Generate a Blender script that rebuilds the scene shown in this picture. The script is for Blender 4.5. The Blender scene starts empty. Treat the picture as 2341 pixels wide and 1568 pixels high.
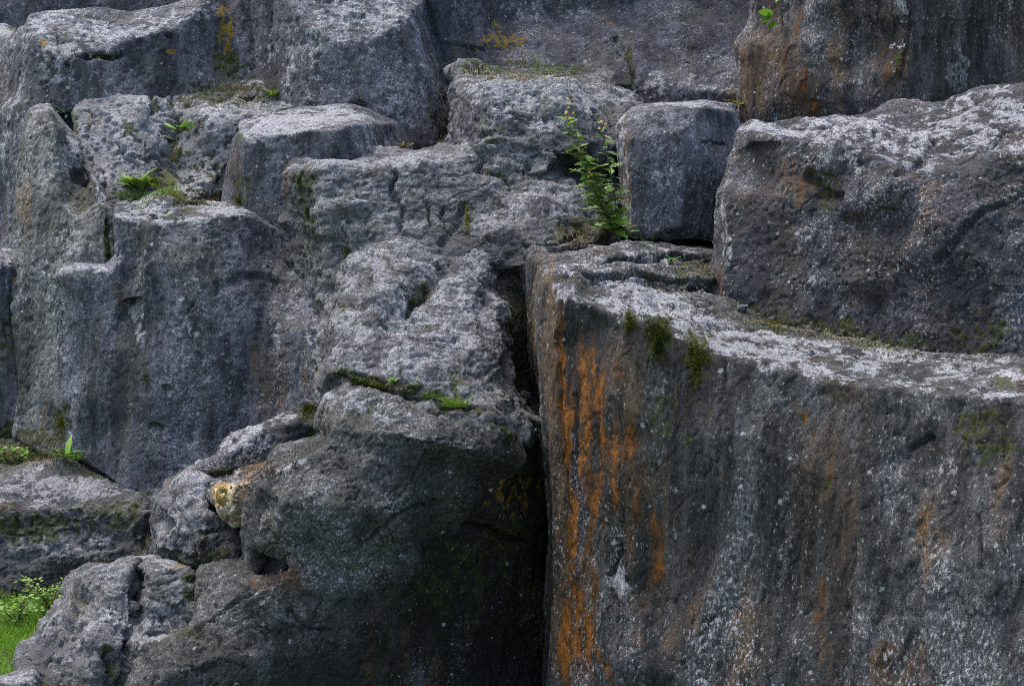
import bpy, bmesh, math, random
import numpy as np
from mathutils import Vector, Matrix, geometry
from mathutils.bvhtree import BVHTree

R = math.radians
random.seed(7)
rng = np.random.default_rng(7)
scene = bpy.context.scene
COL = scene.collection

# ------------------------------------------------------------------ camera
CAM_H, PITCH, LENS = 3.2, 8.0, 60.0
cam_data = bpy.data.cameras.new('camera')
cam_data.lens = LENS
cam_data.sensor_width = 36.0
cam_data.clip_end = 2000.0
cam = bpy.data.objects.new('camera', cam_data)
cam.location = (0, 0, CAM_H)
cam.rotation_euler = (R(90 - PITCH), 0, 0)
COL.objects.link(cam)
scene.camera = cam

# ------------------------------------------------------------------ sky, sun, exposure
SUN = Vector((-0.30, 0.22, 0.93)).normalized()
sun_elev = math.asin(SUN.z)
world = bpy.data.worlds.new('World')
scene.world = world
world.use_nodes = True
wn = world.node_tree.nodes
wl = world.node_tree.links
wn.clear()
sky = wn.new('ShaderNodeTexSky')
sky.sky_type = 'NISHITA'
sky.sun_disc = False
sky.sun_elevation = sun_elev
sky.sun_rotation = math.atan2(SUN.x, SUN.y)
sky.dust_density = 3.4
sky.ozone_density = 1.0
sky.air_density = 1.0
bg = wn.new('ShaderNodeBackground')
bg.inputs['Strength'].default_value = 0.15
wo = wn.new('ShaderNodeOutputWorld')
wl.new(sky.outputs['Color'], bg.inputs['Color'])
wl.new(bg.outputs['Background'], wo.inputs['Surface'])

sd = bpy.data.lights.new('sun', 'SUN')
sd.energy = 1.25
sd.angle = R(40)
sd.color = (1.0, 0.96, 0.90)
so = bpy.data.objects.new('sun', sd)
so.rotation_euler = SUN.to_track_quat('Z', 'Y').to_euler()
so.location = (-3, 10, 12)
COL.objects.link(so)

vs = scene.view_settings
vs.view_transform = 'Standard'
vs.look = 'None'
vs.exposure = 1.45
vs.gamma = 1.0
vs.use_curve_mapping = False
scene.cycles.use_denoising = False      # the denoiser wipes out the grain of the stone
scene.cycles.filter_width = 1.0
scene.cycles.max_bounces = 5
scene.cycles.diffuse_bounces = 3

# ------------------------------------------------------------------ pixel <-> place
FW, FH = 2341.0, 1568.0
KPX = 36.0 / LENS / FW
cp, sp = math.cos(R(PITCH)), math.sin(R(PITCH))

def W(u, v, d):
    """point at horizontal distance d from the viewpoint"""
    cx = (u - FW / 2) * KPX
    cy = -(v - FH / 2) * KPX
    y = cp + cy * sp
    z = -sp + cy * cp
    return Vector((cx * d / y, d, CAM_H + z * d / y))

def project(P):
    q = P - np.array([0, 0, CAM_H])
    f = q[:, 1] * cp - q[:, 2] * sp
    h = q[:, 1] * sp + q[:, 2] * cp
    return q[:, 0] / f / KPX + FW / 2, FH / 2 - h / f / KPX

# ------------------------------------------------------------------ noise
_perm = rng.permutation(256).astype(np.int64)
_perm = np.concatenate([_perm, _perm, _perm])
_grad = rng.normal(size=(256, 3))
_grad /= np.linalg.norm(_grad, axis=1)[:, None]
_grad = _grad.astype(np.float32)

def perlin(P):
    i = np.floor(P).astype(np.int64)
    f = (P - i).astype(np.float32)
    i &= 255
    w = f * f * f * (f * (f * 6 - 15) + 10)
    out = np.zeros(len(P), np.float32)
    for dx in (0, 1):
        wx = w[:, 0] if dx else 1 - w[:, 0]
        hx = _perm[i[:, 0] + dx]
        for dy in (0, 1):
            wy = w[:, 1] if dy else 1 - w[:, 1]
            hy = _perm[hx + i[:, 1] + dy]
            for dz in (0, 1):
                wz = w[:, 2] if dz else 1 - w[:, 2]
                g = _grad[_perm[hy + i[:, 2] + dz]]
                dd = (f[:, 0] - dx) * g[:, 0] + (f[:, 1] - dy) * g[:, 1] + (f[:, 2] - dz) * g[:, 2]
                out += wx * wy * wz * dd
    return out * 1.5

def fbm(P, o=3, gain=0.5):
    s = np.zeros(len(P), np.float32); a = 1.0
    for k in range(o):
        s += a * perlin(P * (2.03 ** k) + 17.3 * k); a *= gain
    return s

def ridged(P, o=2):
    s = np.zeros(len(P), np.float32); a = 1.0
    for k in range(o):
        s += a * (1 - 2 * np.abs(perlin(P * (2.1 ** k) + 9.1 * k))); a *= 0.5
    return s

def sstep(a, b, x):
    t = np.clip((x - a) / (b - a), 0, 1)
    return t * t * (3 - 2 * t)

# ------------------------------------------------------------------ materials
class NT:
    def __init__(self, name):
        self.m = bpy.data.materials.new(name)
        self.m.use_nodes = True
        self.t = self.m.node_tree
        self.n = self.t.nodes
        self.n.clear()
        self.out = self.n.new('ShaderNodeOutputMaterial')
        self.bsdf = self.n.new('ShaderNodeBsdfPrincipled')
        self.t.links.new(self.bsdf.outputs[0], self.out.inputs['Surface'])
    def link(self, a, b):
        self.t.links.new(a, b)
    def set(self, sock, val):
        if isinstance(val, bpy.types.NodeSocket):
            self.link(val, sock)
        elif isinstance(val, (tuple, list)) and len(val) == 3 and sock.type == 'RGBA':
            sock.default_value = (*val, 1)
        else:
            sock.default_value = val
    def math(self, op, a, b=0.0, c=None, clamp=False):
        n = self.n.new('ShaderNodeMath'); n.operation = op; n.use_clamp = clamp
        self.set(n.inputs[0], a); self.set(n.inputs[1], b)
        if c is not None: self.set(n.inputs[2], c)
        return n.outputs[0]
    def mix(self, f, a, b, mode='MIX'):
        n = self.n.new('ShaderNodeMix'); n.data_type = 'RGBA'; n.blend_type = mode
        self.set(n.inputs[0], f); self.set(n.inputs[6], a); self.set(n.inputs[7], b)
        return n.outputs[2]
    def ramp(self, x, a, b, lo=0.0, hi=1.0):
        n = self.n.new('ShaderNodeMapRange'); n.interpolation_type = 'SMOOTHSTEP'
        self.set(n.inputs[0], x); self.set(n.inputs[1], a); self.set(n.inputs[2], b)
        self.set(n.inputs[3], lo); self.set(n.inputs[4], hi)
        return n.outputs[0]
    def noise(self, co, scale, detail=3, rough=0.55, dist=0.0):
        n = self.n.new('ShaderNodeTexNoise')
        n.inputs['Scale'].default_value = scale; n.inputs['Detail'].default_value = detail
        n.inputs['Roughness'].default_value = rough; n.inputs['Distortion'].default_value = dist
        self.link(co, n.inputs['Vector'])
        return n.outputs['Fac']
    def voronoi(self, co, scale, feature='F1', rand=1.0):
        n = self.n.new('ShaderNodeTexVoronoi'); n.feature = feature
        n.inputs['Scale'].default_value = scale; n.inputs['Randomness'].default_value = rand
        self.link(co, n.inputs['Vector'])
        return n
    def scaled(self, co, s):
        n = self.n.new('ShaderNodeVectorMath'); n.operation = 'MULTIPLY'
        self.link(co, n.inputs[0]); n.inputs[1].default_value = s
        return n.outputs[0]

def rock_material(name, dark, mid, streak=0.0, specks=1.0, crust=(0.365, 0.37, 0.39), bump=1.0,
                  tint=(0.110, 0.104, 0.078), rustcol=(0.30, 0.105, 0.012)):
    """stone; the masks (mask_a: moss, rust, pale crust / mask_b: near-black patches, ochre lichen, iron wash / mask_c: tone, tint, streak) are
    stored on the mesh, the grain, the lichen specks and the relief are made here"""
    k = NT(name)
    tc = k.n.new('ShaderNodeTexCoord')
    co = tc.outputs['Object']
    def attr(nm):
        a = k.n.new('ShaderNodeAttribute'); a.attribute_name = nm
        s = k.n.new('ShaderNodeSeparateColor'); k.link(a.outputs['Color'], s.inputs[0])
        return s.outputs[0], s.outputs[1], s.outputs[2]
    moss, rust, pale = attr('mask_a')
    dark_patch, ochre, tan = attr('mask_b')
    tone, tnt, strk = attr('mask_c')
    fco = k.scaled(co, (1, 1, 0.35)) if streak > 0.55 else co
    fine = k.noise(fco, 62.0, 3, 0.7)
    grit = k.noise(fco, 150.0, 2, 0.7)
    fz = k.math('SUBTRACT', fine, 0.5)
    def edge(m, amt, lo=0.35, hi=0.65):
        return k.ramp(k.math('ADD', m, k.math('MULTIPLY', fz, k.math('MULTIPLY', k.ramp(m, 0.0, 0.15), amt))), lo, hi)
    col = k.mix(k.ramp(k.math('ADD', tone, k.math('MULTIPLY', fz, 0.9)), 0.15, 0.9), dark, mid)
    col = k.mix(k.math('MULTIPLY', tnt, 0.8), col, tint)
    if streak > 0:
        col = k.mix(k.math('MULTIPLY', k.ramp(strk, 0.52, 0.95), streak * 0.65), col, tuple(c * 1.45 for c in mid))
        col = k.mix(k.math('MULTIPLY', k.ramp(strk, 0.45, 0.05), streak), col, tuple(c * 0.4 for c in dark))
    col = k.mix(1.0, col, k.ramp(grit, 0.28, 0.72, 0.48, 1.5), 'MULTIPLY')
    col = k.mix(k.math('MULTIPLY', edge(tan, 0.8, 0.2, 0.9), 0.9), col, (0.13, 0.078, 0.038))
    col = k.mix(k.math('MULTIPLY', edge(rust, 1.2, 0.15, 0.85), 0.92), col, k.mix(k.ramp(k.math('ADD', rust, fz), 0.55, 1.05), (0.085, 0.038, 0.013), rustcol))
    pf = edge(pale, 1.3, 0.3, 0.7)
    pcol = k.mix(k.ramp(fine, 0.38, 0.62), tuple(c * 0.55 for c in crust), crust)
    pcol = k.mix(1.0, pcol, k.ramp(grit, 0.25, 0.75, 0.65, 1.25), 'MULTIPLY')
    col = k.mix(pf, col, pcol)
    col = k.mix(k.math('MULTIPLY', edge(dark_patch, 0.8, 0.2, 0.8), 0.92), col, k.mix(tone, (0.009, 0.010, 0.008), (0.022, 0.018, 0.010)))
    # lichen: irregular flecks from a rough noise, gathered where the tone is high, and a few round colonies
    fl = k.noise(k.scaled(co, (1, 1, 0.55)) if streak > 0.55 else co, 66.0, 3, 0.72)
    thr = k.math('SUBTRACT', 0.625 - 0.03 * specks, k.math('MULTIPLY', k.math('SUBTRACT', tone, 0.5), 0.16))
    thr = k.math('ADD', thr, k.math('MULTIPLY', k.math('MINIMUM', rust, 1.0), 0.07))
    thr = k.math('SUBTRACT', thr, k.math('MULTIPLY', pf, 0.05))
    thr = k.math('ADD', thr, k.math('MULTIPLY', k.math('MINIMUM', dark_patch, 1.0), 0.05))
    ff = k.ramp(k.math('SUBTRACT', fl, thr), -0.015, 0.075)
    col = k.mix(1.0, col, k.ramp(fl, 0.30, 0.46, 0.35, 1.0), 'MULTIPLY')
    col = k.mix(k.math('MULTIPLY', ff, 0.85), col, k.mix(tone, (0.30, 0.32, 0.27), (0.52, 0.51, 0.53)))
    wob = k.n.new('ShaderNodeVectorMath'); wob.operation = 'MULTIPLY_ADD'
    nn = k.n.new('ShaderNodeTexNoise'); nn.inputs['Scale'].default_value = 60.0; nn.inputs['Detail'].default_value = 2
    k.link(co, nn.inputs['Vector']); k.link(nn.outputs['Color'], wob.inputs[0])
    wob.inputs[1].default_value = (0.03, 0.03, 0.03); k.link(co, wob.inputs[2])
    vo = k.voronoi(wob.outputs[0], 22.0)
    sep = k.n.new('ShaderNodeSeparateColor'); k.link(vo.outputs['Color'], sep.inputs[0])
    pres = k.math('GREATER_THAN', 0.19 * specks, sep.outputs[0])
    rad = k.math('MULTIPLY', sep.outputs[1], 0.36)
    sp_ = k.math('MULTIPLY', pres, k.ramp(k.math('SUBTRACT', rad, vo.outputs['Distance']), -0.02, 0.10))
    col = k.mix(k.math('MULTIPLY', sp_, 0.75), col, k.mix(sep.outputs[2], (0.30, 0.33, 0.27), (0.50, 0.50, 0.52)))
    col = k.mix(edge(ochre, 1.0), col, k.mix(fine, (0.10, 0.07, 0.012), (0.34, 0.19, 0.02)))
    col = k.mix(k.math('MULTIPLY', edge(moss, 1.2), 0.9), col, k.mix(k.ramp(fine, 0.35, 0.65), (0.012, 0.018, 0.005), (0.070, 0.078, 0.018)))
    k.link(col, k.bsdf.inputs['Base Color'])
    k.bsdf.inputs['Roughness'].default_value = 0.85
    k.bsdf.inputs['Specular IOR Level'].default_value = 0.3
    h = k.noise(k.scaled(co, (1, 1, 0.45)) if streak > 0.55 else co, 70.0, 4, 0.8)
    pv = k.voronoi(co, 70.0)
    h = k.math('ADD', h, k.math('MULTIPLY', k.ramp(pv.outputs['Distance'], 0.05, 0.40), 0.20))
    b = k.n.new('ShaderNodeBump')
    b.inputs['Strength'].default_value = 1.0
    b.inputs['Distance'].default_value = 0.024 * bump
    k.link(h, b.inputs['Height'])
    k.link(b.outputs['Normal'], k.bsdf.inputs['Normal'])
    return k.m

MAT = {}
MAT['cliff'] = rock_material('blue_grey_cliff_stone', (0.046, 0.047, 0.057), (0.122, 0.124, 0.146), 0.45, 0.7)
MAT['block'] = rock_material('blue_grey_block_stone', (0.050, 0.051, 0.061), (0.157, 0.159, 0.184), 0.5, 0.75)
MAT['pillar'] = rock_material('grey_green_column_stone', (0.072, 0.074, 0.072), (0.195, 0.198, 0.190), 0.5, 0.8)
MAT['pale'] = rock_material('pale_grey_pitted_stone', (0.18, 0.18, 0.185), (0.42, 0.418, 0.425), 0.0, 0.6)
MAT['slab'] = rock_material('mid_grey_slab_stone', (0.085, 0.085, 0.090), (0.225, 0.223, 0.232), 0.0, 0.55, bump=1.2)
MAT['dark'] = rock_material('charcoal_boulder_stone', (0.044, 0.044, 0.042), (0.135, 0.134, 0.128), 0.0, 0.7, bump=1.35)
MAT['wall'] = rock_material('streaked_quarried_stone', (0.037, 0.036, 0.036), (0.104, 0.104, 0.106), 0.6, 1.0, tint=(0.085, 0.058, 0.034))
MAT['brown'] = rock_material('brown_streaked_stone', (0.045, 0.040, 0.038), (0.120, 0.110, 0.108), 0.8, 0.8, tint=(0.105, 0.062, 0.034))
MAT['rough'] = rock_material('purple_grey_rough_stone', (0.034, 0.034, 0.039), (0.097, 0.097, 0.108), 0.2, 0.95, tint=(0.085, 0.06, 0.04))
MAT['yellow'] = rock_material('cream_stone', (0.33, 0.22, 0.09), (0.68, 0.58, 0.38), 0.0, 0.3, tint=(0.30, 0.16, 0.05))

# ------------------------------------------------------------------ rock builder
def tag(o, label=None, cat=None, group=None, kind=None):
    if label: o['label'] = label
    if cat: o['category'] = cat
    if group: o['group'] = group
    if kind: o['kind'] = kind
    return o

def inside(poly, x, y):
    c = False
    n = len(poly)
    for i in range(n):
        x1, y1 = poly[i][:2]; x2, y2 = poly[i - 1][:2]
        if (y1 > y) != (y2 > y) and x < (x2 - x1) * (y - y1) / (y2 - y1) + x1:
            c = not c
    return c

QUEUE = []

def rock(name, outline, lines=(), pts=(), thick=1.0, voxel=0.041, smooth=1, drop=True, inset=0.96, **kw):
    """control points (picture position + distance) -> closed solid with a back -> coarse even mesh; detail follows in finish()"""
    ctrl, edges = [], []
    def addline(l, closed=False):
        s = len(ctrl)
        ctrl.extend(l)
        for i in range(len(l) - 1): edges.append((s + i, s + i + 1))
        if closed: edges.append((s + len(l) - 1, s))
    addline(outline, True)
    for l in lines: addline(l)
    for p in pts: ctrl.append(p)
    r = geometry.delaunay_2d_cdt([Vector((p[0], p[1])) for p in ctrl], edges, [], 0, 1e-4)
    vv, ff, ov = r[0], r[2], r[3]
    arr = np.array([c[:2] for c in ctrl]); dep = np.array([c[2] for c in ctrl])
    F = []
    for v, o in zip(vv, ov):
        if o: d = dep[o[0]]
        else:
            q = np.hypot(arr[:, 0] - v.x, arr[:, 1] - v.y); idx = np.argsort(q)[:3]
            wq = 1 / (q[idx] + 1e-3); d = float((dep[idx] * wq).sum() / wq.sum())
        F.append(W(v.x, v.y, d))
    tri = []
    for f in ff:
        mx = sum(vv[i].x for i in f) / len(f); my = sum(vv[i].y for i in f) / len(f)
        if inside(outline, mx, my): tri.append(tuple(f))
    ymax = max(p.y for p in F) + thick
    cx = sum(p.x / p.y for p in F) / len(F)
    Bk = []
    for p in F:
        t = ymax / p.y
        x = (cx + (p.x / p.y - cx) * inset) * ymax
        dz = (p.z - CAM_H) * (t - 1)
        Bk.append(Vector((x, ymax, p.z + (min(0, dz) if drop else 0) - 0.02)))
    n = len(F)
    faces, cnt = [], set()
    for f in tri:
        faces.append(f); faces.append(tuple(i + n for i in reversed(f)))
        for i in range(len(f)): cnt.add((f[i], f[(i + 1) % len(f)]))
    for (a, b) in cnt:
        if (b, a) not in cnt: faces.append((b, a, a + n, b + n))
    me = bpy.data.meshes.new(name)
    me.from_pydata([tuple(p) for p in F + Bk], [], faces)
    tmp = bpy.data.objects.new('tmp', me)
    COL.objects.link(tmp)
    m = tmp.modifiers.new('r', 'REMESH'); m.mode = 'VOXEL'; m.voxel_size = voxel
    if smooth:
        m = tmp.modifiers.new('s', 'SMOOTH'); m.factor = 0.5; m.iterations = smooth
    out = bpy.data.meshes.new_from_object(tmp.evaluated_get(bpy.context.evaluated_depsgraph_get()))
    bpy.data.objects.remove(tmp); bpy.data.meshes.remove(me)
    nv, nf = len(out.vertices), len(out.polygons)
    co = np.empty(nv * 3, np.float32); out.vertices.foreach_get('co', co)
    fi = np.empty(nf * 4, np.int32); out.loops.foreach_get('vertex_index', fi)
    fn = np.empty(nf * 3, np.float32); out.polygon_normals.foreach_get('vector', fn)
    bpy.data.meshes.remove(out)
    QUEUE.append(dict(raw=([tuple(p) for p in F + Bk], faces), name=name, co=co.reshape(-1, 3), fi=fi.reshape(-1, 4), fn=fn.reshape(-1, 3), kw=kw))

def seen_faces():
    """which coarse faces can be seen from the photograph's spot or a step beside it: only these get fine geometry"""
    V, T, off = [], [], 0
    for q in QUEUE:
        V.append(q['co']); T.append(q['fi'] + off); off += len(q['co'])
    bvh = BVHTree.FromPolygons(np.concatenate(V).tolist(), np.concatenate(T).tolist(), epsilon=0.0)
    eyes = [Vector((0, 0, CAM_H)), Vector((-0.6, 0, CAM_H)), Vector((0.6, 0, CAM_H)), Vector((0, 0, CAM_H + 0.4))]
    for q in QUEUE:
        c = q['co'][q['fi']].mean(1).astype(np.float64)
        vis = np.zeros(len(c), bool)
        u, v = project(c)
        infr = (u > -230) & (u < FW + 230) & (v > -70) & (v < FH + 70)
        st = c + q['fn'] * 0.05
        for e in eyes:
            dv = np.array(e) - c
            fac = (dv * q['fn']).sum(1) / np.linalg.norm(dv, axis=1)
            for i in np.nonzero(infr & (fac > -0.12) & ~vis)[0]:
                a = Vector(st[i]); d = e - a
                if bvh.ray_cast(a, d, d.length)[0] is None: vis[i] = True
        for _ in range(2):
            vm = np.zeros(len(q['co']), bool); vm[q['fi'][vis].ravel()] = True
            vis = vm[q['fi']].any(1)
        q['vis'] = vis

def finish(q):
    kw = dict(mat='block', amp=(0.03, 0.007, 0.004), stretch=1.0, flake=0.010, bed=1.0, crackle=0.010, crisp=0.7, lich=0.34, pits=0.0, cracks=(), paint=(), label=None, cat='rock', group=None, levels=2, tint=0.55)
    kw.update(q['kw'])
    if kw['mat'] in ('block', 'pillar', 'cliff'):        # cut faces: flat, only slightly weathered
        kw['flake'], kw['crackle'], kw['crisp'], kw['lich'], kw['stretch'] = 0.004, 0.008, 0.9, 0.5, max(2.2, kw['stretch'])
        kw['amp'] = (kw['amp'][0] * 0.6, kw['amp'][1] * 0.8, kw['amp'][2])
    name = q['name']
    stretch = kw['stretch']
    def sub(mask):
        fi = q['fi'][mask]
        idx, inv = np.unique(fi.ravel(), return_inverse=True)
        return q['co'][idx], inv.reshape(-1, 4)
    vc, vf = sub(q['vis'])
    me = bpy.data.meshes.new(name); me.from_pydata(vc.tolist(), [], vf.tolist())
    tmp = bpy.data.objects.new('tmp', me); COL.objects.link(tmp)
    m = tmp.modifiers.new('u', 'SUBSURF'); m.levels = kw['levels']; m.boundary_smooth = 'PRESERVE_CORNERS'
    sm = bpy.data.meshes.new_from_object(tmp.evaluated_get(bpy.context.evaluated_depsgraph_get()))
    bpy.data.objects.remove(tmp); bpy.data.meshes.remove(me)
    nv, nf = len(sm.vertices), len(sm.polygons)
    P = np.empty(nv * 3, np.float32); sm.vertices.foreach_get('co', P); P = P.reshape(-1, 3).astype(np.float64)
    N = np.empty(nv * 3, np.float32); sm.vertex_normals.foreach_get('vector', N); N = N.reshape(-1, 3).astype(np.float64)
    fi = np.empty(nf * 4, np.int32); sm.loops.foreach_get('vertex_index', fi); fi = fi.reshape(-1, 4)
    bpy.data.meshes.remove(sm)
    seed = (sum(map(ord, name)) % 97) * 1.37
    # pull the rounded mesh back towards the cut planes; edges stay crisp in places and are chipped in others
    rb = BVHTree.FromPolygons(*q['raw'])
    Q = np.array([(rb.find_nearest(p)[0] or p) for p in map(Vector, P.tolist())])
    gap = np.linalg.norm(Q - P, axis=1)
    ch = perlin(P * 5.0 + seed) + 0.7 * perlin(P * 14.0 + seed)
    keep = np.clip(kw['crisp'] + 0.65 * ch, 0.0, 0.97) * (1 - sstep(0.05, 0.09, gap))
    P = P + (Q - P) * keep[:, None]
    u, v = project(P)
    view = P - np.array([0, 0, CAM_H]); view /= np.linalg.norm(view, axis=1)[:, None]
    facing = -(N * view).sum(1)
    S = P * np.array([1, 1, 1 / stretch]) + seed
    a1, a2, a3 = kw['amp']
    n1 = fbm(S * 1.7, 2)
    n5 = fbm(S * 5.3 + 7, 2)
    n13 = perlin(S * 13.0); n27 = perlin(S * 27.0 + 5); n50 = perlin(S * 52.0)
    rgh = 0.30 + 0.9 * sstep(-0.35, 0.45, fbm(P * 0.95 + seed * 2, 2))
    disp = 0.75 * a1 * n1 + 0.8 * a2 * rgh * (n5 - 1.2 * np.abs(n13)) + a3 * 1.2 * rgh * (1.1 * n27 + 0.9 * n50 - 0.8 * np.abs(n27))
    fk = kw['flake']
    if fk > 0:
        t = 4.0 * fbm(P * np.array([1, 1, kw['bed']]) * 2.2 + seed + 3, 3, 0.55)
        fl = np.floor(t); fr = t - fl
        disp += fk * (fl + sstep(0.0, 0.22, fr) + 0.35 * fr) * (0.6 + 0.8 * sstep(-0.3, 0.3, n1))
    ck = kw['crackle']
    if ck > 0:
        Cw = P * np.array([1, 1, 0.75 + 0.5 * kw['bed']]) + seed + 0.10 * np.stack([n5, n13, n5 - n13], 1)
        gate = sstep(-0.15, 0.25, n5)
        disp -= ck * (1 - sstep(0.0, 0.035, np.abs(perlin(Cw * 2.6)))) * gate
        disp -= 0.7 * ck * (1 - sstep(0.0, 0.06, np.abs(perlin(Cw * 6.1 + 21)))) * (1 - 0.6 * gate)
    if kw['pits'] > 0:
        q2 = n5 * 0.3
        disp -= kw['pits'] * sstep(0.26, 0.5, perlin(P * 15.0 + 40) + q2)
        disp -= kw['pits'] * 0.6 * sstep(0.26, 0.5, perlin(P * 32.0 + 11) + q2)
    ja, jb = perlin(P * 9.0 + 2), perlin(P * 9.0 + 52)
    ju = u + 9 * ja + 5 * n27
    jv = v + 9 * jb + 5 * n50
    front = sstep(-0.15, 0.1, facing)
    cracked = np.zeros(nv)
    for line, wd, dp in kw['cracks']:
        la = np.array(line)
        box = np.nonzero((ju > la[:, 0].min() - 3 * wd) & (ju < la[:, 0].max() + 3 * wd) & (jv > la[:, 1].min() - 3 * wd) & (jv < la[:, 1].max() + 3 * wd))[0]
        if not len(box): continue
        bu, bv = ju[box], jv[box]
        best = np.full(len(box), 1e9)
        for (x1, y1), (x2, y2) in zip(line[:-1], line[1:]):
            L2 = (x2 - x1) ** 2 + (y2 - y1) ** 2
            t = np.clip(((bu - x1) * (x2 - x1) + (bv - y1) * (y2 - y1)) / L2, 0, 1)
            best = np.minimum(best, np.hypot(bu - x1 - t * (x2 - x1), bv - y1 - t * (y2 - y1)))
        qq = np.clip(1 - best / np.maximum(wd * (1 + 0.7 * ja[box]), 1), 0, 1)
        cracked[box] = np.maximum(cracked[box], dp * (qq ** 0.7) * front[box])
    disp -= cracked
    P2 = P + N * disp[:, None]
    # colour masks
    M = {nm: np.zeros(nv, np.float32) for nm in ('moss', 'rust', 'pale', 'dark_patch', 'ochre', 'tan')}
    for it in kw['paint']:
        nm, pu, pv, ru, rv, s_ = it[:6]
        ext = 1.7 * max(ru, rv)
        box = np.nonzero((np.abs(ju - pu) < ext) & (np.abs(jv - pv) < ext))[0]
        ang = R(it[6]) if len(it) > 6 else 0.0
        dx, dy = ju[box] - pu, jv[box] - pv
        qx = (dx * math.cos(ang) + dy * math.sin(ang)) / ru
        qy = (-dx * math.sin(ang) + dy * math.cos(ang)) / rv
        M[nm][box] = np.maximum(M[nm][box], s_ * np.exp(-(qx * qx + qy * qy) ** 2 * 0.7) * front[box])
    Sv = P * np.array([1, 1, 0.14]) + seed
    nst = fbm(Sv * 13.0, 3, 0.6)
    n20 = fbm(P * 19.0 + seed, 2, 0.6)
    gate = lambda m: sstep(0.02, 0.2, m)
    moss = (M['moss'] + 0.85 * n20 + 0.4 * n5) * gate(M['moss'])
    rust = (M['rust'] + 0.5 * nst + 0.45 * fbm(P * np.array([1, 1, 0.4]) * 7.0 + 3 + seed, 2, 0.6) + 0.25 * n20) * gate(M['rust'])
    pale = (M['pale'] + 0.6 * n20 + 0.5 * n5 + 0.3 * ja) * gate(M['pale'])
    nl = fbm(P * np.array([1, 1, 0.7]) * 4.5 + seed + 60, 3, 0.6)
    pale = np.maximum(pale, kw['lich'] * (0.6 + sstep(0.0, 0.5, n1)) * sstep(0.30, 0.50, nl + 0.3 * n20) * (0.5 + n20))
    dark_patch = (M['dark_patch'] + 0.5 * n5 + 0.3 * n20) * gate(M['dark_patch'])
    ochre = (M['ochre'] + 0.8 * n20) * gate(M['ochre'])
    tan = (M['tan'] + 0.5 * nst) * gate(M['tan'])
    tone = np.clip(0.5 + 0.45 * n1 + 0.4 * n5 + 0.25 * n20, 0.12, 0.88)
    tnt = kw['tint'] * sstep(0.0, 0.6, (fbm(Sv * 3.2 + 9, 2) if stretch > 1.4 else fbm(P * 2.9 + 9 + seed, 2)))
    strk = 0.5 + 0.6 * nst + 0.5 * fbm(P * np.array([1, 1, 0.10]) * 5.0 + seed, 2)
    # hidden back of the stone stays coarse
    bc, bf = sub(~q['vis'])
    nb = len(bc)
    allP = np.concatenate([P2, bc.astype(np.float64)]) if nb else P2
    allF = np.concatenate([fi, bf + nv]) if nb else fi
    org = np.array([P2[:, 0].mean(), allP[:, 1].min() + 0.3, allP[:, 2].min()])
    out = bpy.data.meshes.new(name)
    out.vertices.add(len(allP)); out.vertices.foreach_set('co', (allP - org).astype(np.float32).ravel())
    out.loops.add(len(allF) * 4); out.loops.foreach_set('vertex_index', allF.astype(np.int32).ravel())
    out.polygons.add(len(allF)); out.polygons.foreach_set('loop_start', np.arange(0, len(allF) * 4, 4, dtype=np.int32))
    out.update(calc_edges=True)
    for nm, tr in (('mask_a', (moss, rust, pale)), ('mask_b', (dark_patch, ochre, tan)), ('mask_c', (tone, tnt, strk))):
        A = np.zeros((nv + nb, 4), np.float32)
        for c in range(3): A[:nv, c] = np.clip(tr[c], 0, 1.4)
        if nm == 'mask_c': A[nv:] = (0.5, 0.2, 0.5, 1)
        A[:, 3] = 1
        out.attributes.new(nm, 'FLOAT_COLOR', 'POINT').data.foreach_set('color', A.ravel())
    out.polygons.foreach_set('use_smooth', np.ones(len(out.polygons), bool))
    out.materials.append(MAT[kw['mat']])
    ob = bpy.data.objects.new(name, out)
    ob.location = org
    COL.objects.link(ob)
    tag(ob, kw['label'], kw['cat'], kw['group'])
    q['count'] = (nf, nb)
    return ob

# ------------------------------------------------------------------ ground
def ground():
    n = 90
    xs = np.sign(np.linspace(-1, 1, n)) * np.abs(np.linspace(-1, 1, n)) ** 3 * 400
    vs_, fs = [], []
    for j in range(n):
        for i in range(n):
            x, y = xs[i] - 2.5, xs[j] + 11
            t = min(1, max(0, (x + 1.9) / 1.0)); vs_.append((x, y, 0.03 * math.sin(x * 1.3) * math.cos(y * 1.1) - 1.0 * t * t * (3 - 2 * t)))
    for j in range(n - 1):
        for i in range(n - 1):
            a = j * n + i
            fs.append((a, a + 1, a + n + 1, a + n))
    me = bpy.data.meshes.new('ground'); me.from_pydata(vs_, [], fs)
    k = NT('grassy_soil')
    tc = k.n.new('ShaderNodeTexCoord'); co = tc.outputs['Object']
    c = k.mix(k.ramp(k.noise(co, 1.5, 4), 0.35, 0.65), (0.045, 0.090, 0.010), (0.090, 0.150, 0.018))
    c = k.mix(k.ramp(k.noise(co, 30, 4), 0.4, 0.7), c, (0.030, 0.028, 0.012))
    k.link(c, k.bsdf.inputs['Base Color']); k.bsdf.inputs['Roughness'].default_value = 0.95
    b = k.n.new('ShaderNodeBump'); b.inputs['Distance'].default_value = 0.03
    k.link(k.noise(co, 25, 5), b.inputs['Height']); k.link(b.outputs[0], k.bsdf.inputs['Normal'])
    me.materials.append(k.m)
    me.polygons.foreach_set('use_smooth', np.ones(len(me.polygons), bool))
    o = bpy.data.objects.new('ground', me); COL.objects.link(o)
    tag(o, kind='structure')
ground()

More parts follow.
